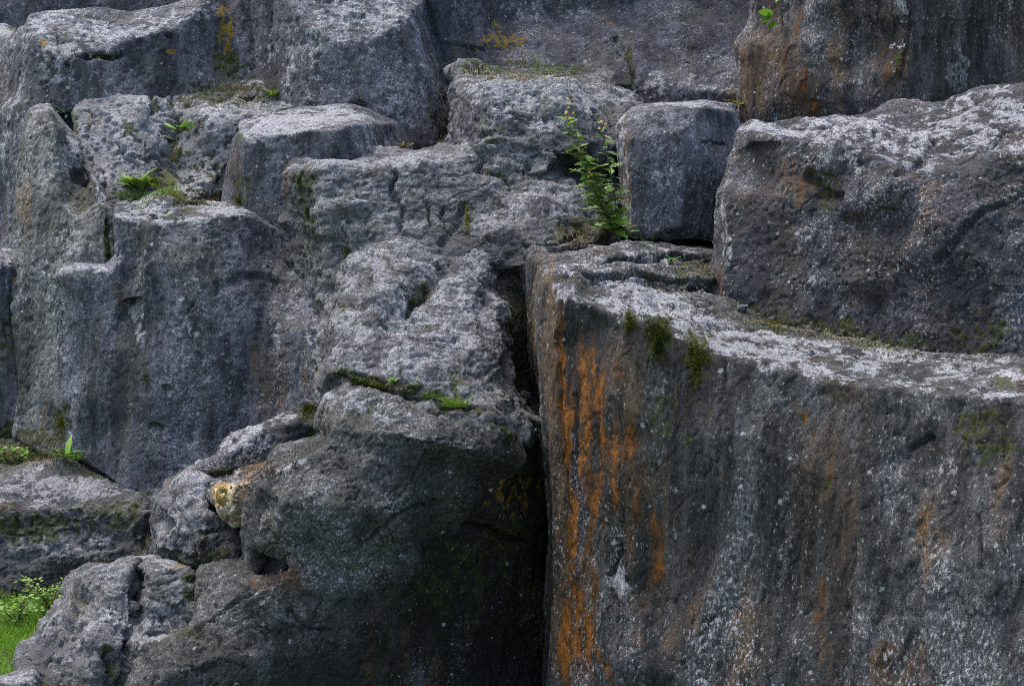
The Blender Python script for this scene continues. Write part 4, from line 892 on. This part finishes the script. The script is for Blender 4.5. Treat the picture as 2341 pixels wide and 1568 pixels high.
def leaf_mesh(name, mat, L=1.0, Wd=0.4, lobes=0, fold=0.12, droop=0.15):
    """leaf blade along +Y with a midrib fold; lobed edges when lobes > 0"""
    n = 6 if not lobes else 2 * lobes + 2
    V, F = [], []
    for i in range(n + 1):
        t = i / n
        w = Wd * 0.5 * math.sin(math.pi * min(1, t ** 0.75)) ** 0.8 if 0 < t < 1 else 0.01
        if lobes and i % 2 == 0 and 0 < i < n: w *= 0.45
        z = -droop * t * t * L
        y = t * L
        V += [(-w, y + (0.05 * L if lobes and i % 2 else 0), z + fold * w), (0, y, z), (w, y + (0.05 * L if lobes and i % 2 else 0), z + fold * w)]
    for i in range(n):
        a = 3 * i
        F += [(a, a + 1, a + 4, a + 3), (a + 1, a + 2, a + 5, a + 4)]
    me = bpy.data.meshes.new(name); me.from_pydata(V, [], F); me.materials.append(LM[mat])
    me.polygons.foreach_set('use_smooth', np.ones(len(me.polygons), bool))
    return me

def add_leaf(me, parent, p, d, size, roll=0.0, name='leaf'):
    o = bpy.data.objects.new(name, me); COL.objects.link(o); o.parent = parent
    q = Vector(d).normalized().to_track_quat('Y', 'Z')
    o.rotation_mode = 'QUATERNION'
    o.rotation_quaternion = q @ Matrix.Rotation(roll, 3, 'Y').to_quaternion()
    o.location = p; o.scale = (size, size, size)
    return o

def tube(V, F, pts, r0, r1, sides=5):
    s = len(V); n = len(pts)
    for i, p in enumerate(pts):
        t = i / (n - 1); r = r0 + (r1 - r0) * t
        a = (pts[min(i + 1, n - 1)] - pts[max(i - 1, 0)]).normalized()
        x = a.orthogonal().normalized(); y = a.cross(x)
        for k in range(sides):
            an = 6.2832 * k / sides
            V.append(p + x * r * math.cos(an) + y * r * math.sin(an))
    for i in range(n - 1):
        for k in range(sides):
            F.append((s + i * sides + k, s + i * sides + (k + 1) % sides, s + (i + 1) * sides + (k + 1) % sides, s + (i + 1) * sides + k))

def bez(p0, p1, p2, n=8):
    return [p0 * (1 - t) ** 2 + p1 * 2 * t * (1 - t) + p2 * t * t for t in [i / n for i in range(n + 1)]]

def flower_mesh(mat, petals=9):
    V, F = [], []
    V.append((0, 0, 0.12))
    for i in range(petals):
        a = 6.2832 * i / petals; b = 6.2832 * (i + 0.5) / petals; c = 6.2832 * (i + 1) / petals
        s = len(V)
        V += [(0.25 * math.cos(a), 0.25 * math.sin(a), 0.05), (math.cos(b), math.sin(b), 0.1), (0.25 * math.cos(c), 0.25 * math.sin(c), 0.05)]
        F += [(s, s + 1, s + 2), (0, s, s + 2)]
    me = bpy.data.meshes.new('flower'); me.from_pydata(V, [], F); me.materials.append(LM[mat])
    return me

LEAF_LOBED = leaf_mesh('leaf_lobed', 'green', 1, 0.5, 4, 0.2, 0.25)
LEAF_DEEP = leaf_mesh('leaf_deep', 'deep', 1, 0.45, 3, 0.2, 0.3)
LEAF_OVAL = leaf_mesh('leaf_oval', 'bright', 1, 0.5, 0, 0.2, 0.2)
LEAF_LIME = leaf_mesh('leaf_lime', 'lime', 1, 0.55, 0, 0.2, 0.2)
LEAF_SMALL = leaf_mesh('leaf_small', 'bright', 1, 0.62, 0, 0.2, 0.1)
LEAF_SMALL_G = leaf_mesh('leaf_small_green', 'green', 1, 0.6, 0, 0.2, 0.1)
LEAF_BLUE = leaf_mesh('leaf_blue', 'blue', 1, 0.4, 4, 0.2, 0.3)
LEAF_LONG = leaf_mesh('leaf_long', 'bright', 1, 0.26, 0, 0.25, 0.3)
LEAF_PALE = leaf_mesh('leaf_pale', 'pale', 1, 0.7, 0, 0.3, -0.2)
LEAF_OCHRE = leaf_mesh('leaf_ochre', 'ochre', 1, 0.4, 2, 0.2, 0.2)
FLOWER_Y = flower_mesh('petal'); FLOWER_W = flower_mesh('white', 6); FLOWER_P = flower_mesh('purple', 5)

# --- tall weed with yellow flowers, rooted in the gap left of the square block
def ragwort():
    rnd = random.Random(5)
    base = W(1418, 548, 11.22)
    t = empty('flowering_weed', base, 'tall green weed with small yellow flowers growing beside the square block', 'weed')
    tips = [((1305, 235), 11.15, (1345, 400)), ((1330, 340), 11.12, (1370, 440)), ((1372, 285), 11.2, (1400, 420)), ((1352, 395), 11.1, (1385, 470)), ((1296, 262), 11.1, (1340, 390))]
    for (tu, tv), d, (mu, mv) in tips:
        p0 = Vector((rnd.uniform(-.015, .015), rnd.uniform(-.02, .02), -0.02)); p2 = W(tu, tv, d) - base; p1 = W(mu, mv, (d + 11.2) / 2) - base
        path = bez(p0, p1 * 2 - (p0 + p2) / 2, p2, 12)
        V, F = [], []; tube(V, F, path, 0.006, 0.0022)
        mesh_obj('stem', V, F, 'stem', t)
        n = int(34 * (p2.length / 0.9)) + 5
        for i in range(n):
            f = 0.06 + 0.9 * i / n
            k = f * 12; a = int(k); p = path[a].lerp(path[min(12, a + 1)], k - a)
            an = i * 2.4 + rnd.uniform(-.4, .4)
            d_ = Vector((math.cos(an), math.sin(an) * 0.8, rnd.uniform(-0.1, 0.7)))
            sz = (0.150 - 0.085 * f) * rnd.uniform(0.7, 1.25)
            add_leaf(LEAF_DEEP if f < 0.42 and rnd.random() < 0.6 else (LEAF_OCHRE if rnd.random() < 0.06 else LEAF_LOBED), t, p, d_, sz, rnd.uniform(-.8, .8))
        for j in range(7):
            an = rnd.uniform(0, 6.28); q = p2 + Vector((math.cos(an) * rnd.uniform(.005, .045), math.sin(an) * rnd.uniform(0, .04) - 0.01, rnd.uniform(-.03, .03)))
            V, F = [], []; tube(V, F, [path[11], (path[11] + q) / 2 + Vector((0, 0, -.004)), q], 0.0016, 0.001, 4)
            mesh_obj('flower_stalk', V, F, 'stem', t)
            o = add_leaf(FLOWER_Y, t, q, (rnd.uniform(-.4, .4), -0.6, 0.8), 0.012 * rnd.uniform(.8, 1.2), 0, 'flower')
            o.rotation_quaternion = Vector((rnd.uniform(-.5, .5), -0.8, 0.7)).to_track_quat('Z', 'Y')
    return t
ragwort()

def rosette(name, u, v, leaves, size, mesh, label, cat='weed', spread=0.0, rise=(0.25, 0.9), group=None, seed=0, back=0.0, shape=None):
    rnd = random.Random(seed + int(u + v))
    loc, nrm = hit(u, v)
    t = empty(name, loc, label, cat, group)
    V, F = [], []
    for i in range(leaves):
        an = i * 2.399 + rnd.uniform(-.3, .3)
        off = Vector((rnd.uniform(-1, 1) * spread, -rnd.uniform(0, 1) * spread * 0.35 - 0.004, rnd.uniform(0, 0.6) * spread))
        tube(V, F, [Vector((off.x * .5, 0.02, -0.015)), off * 0.7 + Vector((0, 0, .002)), off], 0.0018, 0.0012, 4)
        d = Vector((math.cos(an), math.sin(an) * 0.6 - 0.35, rnd.uniform(*rise)))
        add_leaf(mesh, t, off, d, size * rnd.uniform(.6, 1.15), rnd.uniform(-.6, .6))
    mesh_obj('stem', V, F, 'stem', t)
    return t

rosette('fern_clump', 322, 432, 26, 0.17, LEAF_LOBED, 'bright green fern clump growing at the foot of the pale pitted boulder', 'fern', 0.05, (0.4, 1.2))
rosette('fern_sprig', 146, 262, 10, 0.12, LEAF_BLUE, 'small blue-green fern sprig in the gap beside the pillar top', 'fern', 0.03, (-0.3, 0.7))
rosette('crack_weed', 412, 300, 12, 0.11, LEAF_LONG, 'thin light green weed sprouting from the crack in the pale pitted boulder', 'weed', 0.05, (0.3, 1.2))
rosette('ledge_weed', 628, 222, 14, 0.10, LEAF_LOBED, 'small green weed at the right end of the gravelly upper ledge', 'weed', 0.04, (0.3, 1.1))
rosette('crevice_leaf', 1692, 244, 5, 0.11, LEAF_LIME, 'yellow-green leaves in the slot between square block and brown streaked rock', 'weed', 0.02, (0.1, 0.7))
rosette('leaf_rosette', 148, 1046, 9, 0.16, LEAF_LONG, 'long-leaved green rosette at the foot of the tall pillar, lower left', 'weed', 0.02, (0.35, 1.1))
rosette('ground_herb', 22, 1052, 60, 0.045, LEAF_SMALL, 'low leafy green herb at the left edge on the mossy ledge', 'herb', 0.16, (0.2, 0.9))
rosette('slab_herb', 803, 850, 9, 0.04, LEAF_PALE, 'tiny grey-green plant at the left end of the mossy crack in the slab', 'herb', 0.012, (0.3, 1.0))
rosette('slab_seedling', 903, 874, 9, 0.045, LEAF_SMALL, 'tiny green plant midway along the mossy crack in the slab', 'herb', 0.015, (0.3, 1.0))
rosette('slab_cushion', 952, 884, 10, 0.035, LEAF_PALE, 'tiny whitish cushion plant above the mossy crack in the slab', 'herb', 0.014, (0.3, 1.0))
rosette('withered_weed', 918, 340, 14, 0.06, LEAF_OCHRE, 'small withered yellow weed on the white-crusted edge of the stepped block', 'weed', 0.035, (0.3, 1.2))
rosette('strata_weed', 1532, 600, 8, 0.07, LEAF_LONG, 'small green weed on the layered ledge under the square block', 'weed', 0.02, (0.4, 1.2))

# --- leafy sprig with a purple flower spike at the top of the brown wall
def sprig():
    base, n_ = hit(1790, 62)
    t = empty('leafy_sprig', base, 'sprig with bright green leaves and purple flowers on top of the streaked rock', 'plant')
    p0 = Vector((0, 0.03, 0)); p2 = W(1770, -12, base.y - 0.12) - base
    path = bez(p0, Vector((-0.02, -0.10, 0.12)), p2, 8)
    V, F = [], []; tube(V, F, path, 0.005, 0.002); mesh_obj('stem', V, F, 'stem', t)
    for (u, v, du, dv, s) in ((1768, 34, -34, -10, .105), (1766, 40, -28, 8, .085), (1778, 52, -22, 8, .09), (1772, 6, 10, -12, .06), (1760, 30, -10, 12, .06)):
        p = W(u, v, base.y - 0.13) - base
        V, F = [], []; tube(V, F, [path[3], (path[3] + p) / 2 + Vector((0, -.01, 0)), p], 0.002, 0.0015, 4); mesh_obj('leaf_stalk', V, F, 'stem', t)
        o = add_leaf(LEAF_OVAL, t, p, Vector((du, -8, -dv)), s * 1.25, 0.9)
    rnd = random.Random(3)
    for i in range(9):
        o = add_leaf(FLOWER_P, t, path[8] + Vector((rnd.uniform(-.02, .02), -.01, rnd.uniform(-.06, .06))), (0, -1, 0.2), 0.014, 0, 'flower')
        o.rotation_quaternion = Vector((rnd.uniform(-.6, .6), -1, 0.2)).to_track_quat('Z', 'Y')
sprig()

def white_flower_plant():
    base, n_ = hit(2050, 170)
    t = empty('white_flower_weed', base, 'thin weed with tiny white flowers hanging on the brown streaked rock', 'weed')
    rnd = random.Random(9)
    for k in range(4):
        q = W(2036 + 9 * k, 106 + rnd.uniform(-4, 6), base.y - 0.10) - base
        path = bez(Vector((0, 0.02, 0)), Vector((q.x * .3, -.1, q.z * .6)), q, 6)
        V, F = [], []; tube(V, F, path, 0.002, 0.001, 4); mesh_obj('stem', V, F, 'stem', t)
        for j in range(3):
            o = add_leaf(FLOWER_W, t, q + Vector((rnd.uniform(-.015, .015), -.005, rnd.uniform(-.01, .01))), (0, -1, .3), 0.011, 0, 'flower')
            o.rotation_quaternion = Vector((0, -1, 0.4)).to_track_quat('Z', 'Y')
        for j in range(3):
            add_leaf(LEAF_LONG, t, path[1 + j], (rnd.uniform(-1, 1), -.6, .3), 0.05)
white_flower_plant()

# --- grass tufts
tuft('grass_tuft', 300, 452, 150, 0.10, 0.10, 'green', 'green grass tuft left of the fern clump in the niche')
tuft('grass_tuft', 412, 456, 130, 0.07, 0.10, 'green', 'short green grass tuft behind the dish of the tall block')
tuft('grass_tuft', 480, 458, 120, 0.06, 0.13, 'dry', 'dry brown grass strip behind the tall block, right part')
tuft('grass_tuft', 548, 462, 60, 0.13, 0.03, 'olive', 'olive grass tuft against the left edge of the white-edged ledge block')
tuft('grass_tuft', 560, 205, 170, 0.11, 0.22, 'dry', 'dry grass tuft on the upper gravelly ledge below the corner block')
tuft('grass_tuft', 500, 208, 90, 0.07, 0.15, 'olive', 'olive grass on the upper ledge left of the dry tuft')
tag(tuft('grass_tuft', 1200, 170, 160, 0.07, 0.35, 'green', 'green grass strip behind the rounded hump boulder'), kind='stuff')
tuft('grass_tuft', 1085, 164, 60, 0.06, 0.08, 'olive', 'olive grass at the pointed back corner of the hump boulder')
tuft('grass_tuft', 1040, 925, 110, 0.09, 0.07, 'green', 'bright grass tuft at the right end of the mossy crack in the slab')
tuft('grass_tuft', 985, 906, 70, 0.07, 0.05, 'deep', 'dark green grass tuft in the middle of the mossy crack')
tuft('grass_tuft', 978, 662, 40, 0.10, 0.02, 'dry', 'dry grass tuft in the diagonal groove of the light slab boulder')
tuft('grass_tuft', 942, 690, 40, 0.06, 0.03, 'olive', 'olive grass tuft low in the diagonal groove of the slab boulder')
tuft('grass_tuft', 1480, 556, 12, 0.07, 0.05, 'green', 'few thin grass stalks under the left corner of the square block', width=0.0015)
tuft('grass_tuft', 1575, 560, 14, 0.08, 0.06, 'green', 'few thin grass stalks under the middle of the square block', width=0.0015)
tuft('grass_tuft', 180, 1045, 110, 0.08, 0.10, 'bright', 'green grass tuft right of the leaf rosette, lower left')
tuft('grass_tuft', 60, 1040, 60, 0.08, 0.12, 'olive', 'sparse olive grass behind the ground herb at the left edge')
tuft('grass_tuft', 335, 1262, 50, 0.14, 0.03, 'dry', 'dry grass tuft in the slot right of the mossy ledge block')
tuft('grass_tuft', 640, 1078, 60, 0.07, 0.10, 'wood', 'reddish dry grass in the groove of the slanting slab')
tuft('grass_tuft', 2285, 888, 5, 0.14, 0.03, 'dry', 'few straw stalks lying on the ledge at the right edge', width=0.002, lean=2.0, up=(0.9, -0.2, 0.5))
tuft('grass_tuft', 1425, 545, 40, 0.09, 0.05, 'wood', 'dead brown stems at the root of the yellow-flowered weed')
tuft('grass_tuft', 1218, 838, 2, 0.16, 0.004, 'dry', 'single pale straw sticking out of the crevice wall', width=0.0016, lean=0.1, up=(-0.9, -0.6, -0.2))
tuft('grass_tuft', 1900, 750, 60, 0.05, 0.12, 'olive', 'olive grass along the foot of the sloping block, left half')
tuft('grass_tuft', 1690, 712, 40, 0.05, 0.08, 'olive', 'olive grass at the left foot of the sloping block')
tuft('grass_tuft', 2230, 790, 50, 0.06, 0.14, 'olive', 'olive grass along the foot of the sloping block, right end')

tuft('grass_tuft', 380, 440, 120, 0.07, 0.10, 'lime', 'yellow-green grass tuft between fern clump and the boulder crack')
tuft('grass_tuft', 350, 452, 120, 0.05, 0.12, 'bright', 'short bright grass right under the fern clump')
tuft('grass_tuft', 440, 292, 40, 0.10, 0.05, 'bright', 'thin bright grass above the crack weed on the pitted boulder')
tuft('grass_tuft', 400, 360, 70, 0.08, 0.05, 'olive', 'olive grass low in the crack of the pitted boulder')
tuft('grass_tuft', 620, 200, 90, 0.08, 0.14, 'olive', 'olive grass behind the small ledge weed')
tuft('grass_tuft', 1370, 200, 70, 0.05, 0.18, 'olive', 'olive grass at the right back of the hump boulder')
tuft('grass_tuft', 1320, 545, 60, 0.04, 0.12, 'dry', 'dry grass on the brownish foot of the hump boulder')
tuft('grass_tuft', 500, 1090, 50, 0.06, 0.05, 'dry', 'dry grass above the cream stone')

# --- moss cushions: thousands of tiny shoots on the stone
def moss(u, v, ru, rv, n, h, mat, label, ang=0.0):
    rnd = random.Random(int(u * 3 + v))
    loc0, _ = hit(u, v)
    V, F = [], []
    ca, sa = math.cos(R(ang)), math.sin(R(ang))
    for _ in range(n):
        a = rnd.uniform(0, 6.283); r = min(1.6, abs(rnd.gauss(0, 0.7))) * (0.75 + 0.4 * math.sin(3 * a + u) + 0.2 * math.sin(7 * a))
        x, y = ru * r * math.cos(a), rv * r * math.sin(a)
        uu, vv_ = u + x * ca - y * sa, v + x * sa + y * ca
        p, nr = hit(uu, vv_)
        if (p - loc0).length > 0.5: continue
        k = max(0.05, 1 - r)
        q = p - loc0 + nr * (h * 0.8 * k * rnd.random())
        for _j in range(2):
            d = (nr + Vector((rnd.uniform(-1, 1), rnd.uniform(-1, 1), rnd.uniform(-.6, 1)))).normalized()
            sd_ = d.orthogonal().normalized() * 0.0028
            s = len(V); L = h * rnd.uniform(.3, .8)
            V += [q - sd_, q + sd_, q + d * L]; F.append((s, s + 1, s + 2))
    o = mesh_obj('moss_cushion', V, F, mat, None, loc0, False)
    return tag(o, label, 'moss', 'moss cushions on the rocks', 'stuff')
moss(1505, 765, 26, 48, 3200, 0.020, 'moss', 'thick green moss cushion hanging over the ledge edge, middle one')
moss(1592, 818, 28, 62, 2600, 0.016, 'moss', 'dark green moss patch hanging under the ledge edge, right one')
moss(1440, 737, 13, 30, 900, 0.016, 'moss', 'small green moss strip on the ledge edge, left one')
moss(1768, 738, 28, 9, 500, 0.014, 'moss', 'small moss patch on top of the long pale ledge')
moss(706, 936, 24, 18, 1000, 0.022, 'olive', 'yellowish moss cushion at the top of the slanting slab')
moss(1068, 500, 7, 48, 500, 0.016, 'moss', 'narrow vertical moss strip in the crack below the hump boulder')
moss(792, 574, 9, 18, 300, 0.018, 'moss', 'small moss tuft at the top left of the slab boulder')
moss(682, 414, 5, 16, 200, 0.014, 'moss', 'tiny moss spot near the left corner of the stepped block')
moss(850, 876, 85, 12, 900, 0.011, 'moss', 'long moss strip in the crack across the slab boulder', 12)
moss(1325, 535, 40, 16, 500, 0.012, 'olive', 'brownish moss at the foot of the hump boulder by the weed')
moss(245, 545, 6, 44, 400, 0.014, 'olive', 'vertical moss strip between the pillar and the tall block')
moss(440, 466, 60, 8, 600, 0.014, 'moss', 'moss strip along the back of the dish on the tall block')
moss(235, 128, 38, 6, 400, 0.014, 'moss', 'dark moss line in the hollow of the bench block')
moss(100, 1040, 110, 22, 1600, 0.015, 'olive', 'olive moss carpet on the mossy ledge by the pillar foot')
moss(142, 965, 14, 36, 500, 0.014, 'moss', 'moss streak low on the pillar, lower left')
moss(505, 1085, 30, 12, 400, 0.014, 'olive', 'olive moss patch just above the cream stone')

# --- grit and dead leaf litter lying on the ledges
def litter(u, v, ru, rv, n, label, ang=0.0):
    rnd = random.Random(int(u + 5 * v))
    loc0, _ = hit(u, v)
    V, F = [], []
    ca, sa = math.cos(R(ang)), math.sin(R(ang))
    for _ in range(n):
        x, y = rnd.gauss(0, 0.5) * ru, rnd.gauss(0, 0.5) * rv
        p, nr = hit(u + x * ca - y * sa, v + x * sa + y * ca)
        if (p - loc0).length > 1.6 or nr.z < 0.35: continue
        q = p - loc0; s = len(V); r = rnd.uniform(0.003, 0.011)
        t1 = nr.orthogonal().normalized(); t2 = nr.cross(t1); a0 = rnd.uniform(0, 6.28)
        for k in range(4):
            a = a0 + 1.571 * k; rr = r * rnd.uniform(.5, 1.3)
            V.append(q + t1 * rr * math.cos(a) + t2 * rr * math.sin(a) + nr * rnd.uniform(-.001, .003))
        V.append(q + nr * r * rnd.uniform(.2, .9))
        F += [(s, s + 1, s + 4), (s + 1, s + 2, s + 4), (s + 2, s + 3, s + 4), (s + 3, s, s + 4)]
    o = mesh_obj('ledge_litter', V, F, 'wood' if rnd.random() < .5 else 'dry', None, loc0, False)
    tag(o, label, 'litter', 'litter on the ledges', 'stuff')
litter(1850, 755, 300, 16, 900, 'grit and dead leaves along the back of the long ledge', 12)
litter(1560, 640, 90, 40, 350, 'grit on the layered steps under the square block')
litter(1340, 555, 70, 22, 350, 'dead stems and grit at the foot of the hump boulder')
litter(80, 1040, 160, 24, 700, 'soil and dead leaves on the mossy ledge, lower left', 12)
litter(540, 225, 110, 24, 600, 'gravel on the upper ledge below the corner block')
litter(420, 452, 120, 14, 500, 'soil and dry bits behind the tall block')
litter(900, 890, 130, 16, 400, 'grit in the crack across the slab boulder', 12)
litter(600, 1080, 100, 18, 350, 'red-brown litter in the groove of the slanting slab', -30)
litter(1200, 175, 150, 12, 400, 'soil and grit behind the hump boulder')

# --- small broken stones wedged in the joints
def chip_stone(u, v, size, seed, label, mat='slab'):
    rnd = random.Random(seed)
    loc, nr = hit(u, v)
    V = []
    for i in range(16):
        d = Vector((rnd.gauss(0, 1), rnd.gauss(0, 1), rnd.gauss(0, 1))).normalized()
        V.append(Vector((d.x * 1.25, d.y, d.z * 0.75)) * size * rnd.uniform(0.8, 1.1))
    bm = bmesh.new()
    for p in V: bm.verts.new(p)
    r = bmesh.ops.convex_hull(bm, input=bm.verts)
    bmesh.ops.delete(bm, geom=[g for g in r['geom_interior'] if isinstance(g, bmesh.types.BMVert)], context='VERTS')
    bmesh.ops.bevel(bm, geom=list(bm.edges), offset=size * 0.08, segments=1, affect='EDGES')
    me = bpy.data.meshes.new('broken_stone'); bm.to_mesh(me); bm.free()
    for nm in ('mask_a', 'mask_b', 'mask_c'):
        A = np.zeros((len(me.vertices), 4), np.float32); A[:, 3] = 1
        if nm == 'mask_c': A[:, 0] = 0.5; A[:, 1] = 0.3
        me.attributes.new(nm, 'FLOAT_COLOR', 'POINT').data.foreach_set('color', A.ravel())
    me.materials.append(MAT[mat])
    o = bpy.data.objects.new('broken_stone', me); o.location = loc + nr * size * 0.35; COL.objects.link(o)
    o.rotation_euler = (rnd.uniform(-.4, .4), rnd.uniform(-.4, .4), rnd.uniform(0, 3))
    tag(o, label, 'stone', 'broken stones in the joints')
chip_stone(1196, 905, 0.045, 3, 'small broken stone wedged at the narrow part of the crevice')
chip_stone(1216, 962, 0.06, 5, 'larger broken stone lower in the crevice mouth', 'dark')
chip_stone(1690, 706, 0.04, 8, 'small broken stone at the left foot of the sloping block')
chip_stone(1765, 730, 0.028, 9, 'pebble beside the moss patch on the long ledge')
chip_stone(330, 1180, 0.05, 11, 'broken stone between the mossy ledge and the lumpy rock')
chip_stone(575, 220, 0.04, 13, 'broken stone on the upper gravelly ledge')
chip_stone(1395, 548, 0.04, 17, 'broken stone at the root of the yellow-flowered weed')
chip_stone(450, 455, 0.035, 19, 'broken stone behind the tall block near the dry grass')

# --- lawn and shrub at the lower left
def ground_z(x, y):
    t = min(1, max(0, (x + 1.9) / 1.0))
    return 0.03 * math.sin(x * 1.3) * math.cos(y * 1.1) - t * t * (3 - 2 * t)

def lawn():
    rnd = random.Random(21)
    V, F = [], []
    for _ in range(14000):
        x = rnd.uniform(-3.9, -2.2); y = rnd.uniform(9.0, 11.0)
        h = rnd.uniform(0.04, 0.10)
        blade(V, F, Vector((x, y, ground_z(x, y) - 0.005)), Vector((rnd.uniform(-.5, .5), rnd.uniform(-.5, .3), 1)), h, 0.0025, h * rnd.uniform(.1, .7), rnd)
    o = mesh_obj('grass', V, F, 'lawn')
    tag(o, 'short green lawn grass in the lower left corner', 'grass', kind='stuff')
lawn()

def shrub(name, u, v, d, wpx, hpx, nl, label, seed):
    rnd = random.Random(seed)
    b = W(u, v, d); b.z = ground_z(b.x, b.y)
    t = empty(name, b, label, 'shrub', 'leafy shrubs on the lawn')
    sc_ = d * KPX
    for i in range(9):
        tip = Vector((rnd.uniform(-1, 1) * wpx * sc_, rnd.uniform(-.12, .05), rnd.uniform(.5, 1) * hpx * sc_))
        path = bez(Vector((0, 0, -.02)), Vector((tip.x * .3, tip.y * .3, tip.z * .8)), tip, 6)
        V, F = [], []; tube(V, F, path, 0.004, 0.0012, 4); mesh_obj('stem', V, F, 'wood', t)
        for j in range(nl // 9):
            f = rnd.uniform(1.0, 6.0); a = min(5, int(f)); p = path[a].lerp(path[a + 1], f - a)
            an = rnd.uniform(0, 6.28)
            off = Vector((math.cos(an), math.sin(an), rnd.uniform(-.2, .6))) * rnd.uniform(.005, .05)
            add_leaf(LEAF_SMALL if rnd.random() < .3 else LEAF_SMALL_G, t, p + off, Vector((math.cos(an), math.sin(an) - .4, rnd.uniform(-.2, .5))), rnd.uniform(.02, .036), rnd.uniform(-.6, .6))
shrub('leafy_shrub', 118, 1400, 10.45, 75, 105, 290, 'bright green leafy shrub on the lawn behind the split boulder', 4)
shrub('leafy_shrub', 40, 1430, 10.2, 60, 75, 200, 'lower green leafy shrub on the lawn, nearer the left edge', 8)
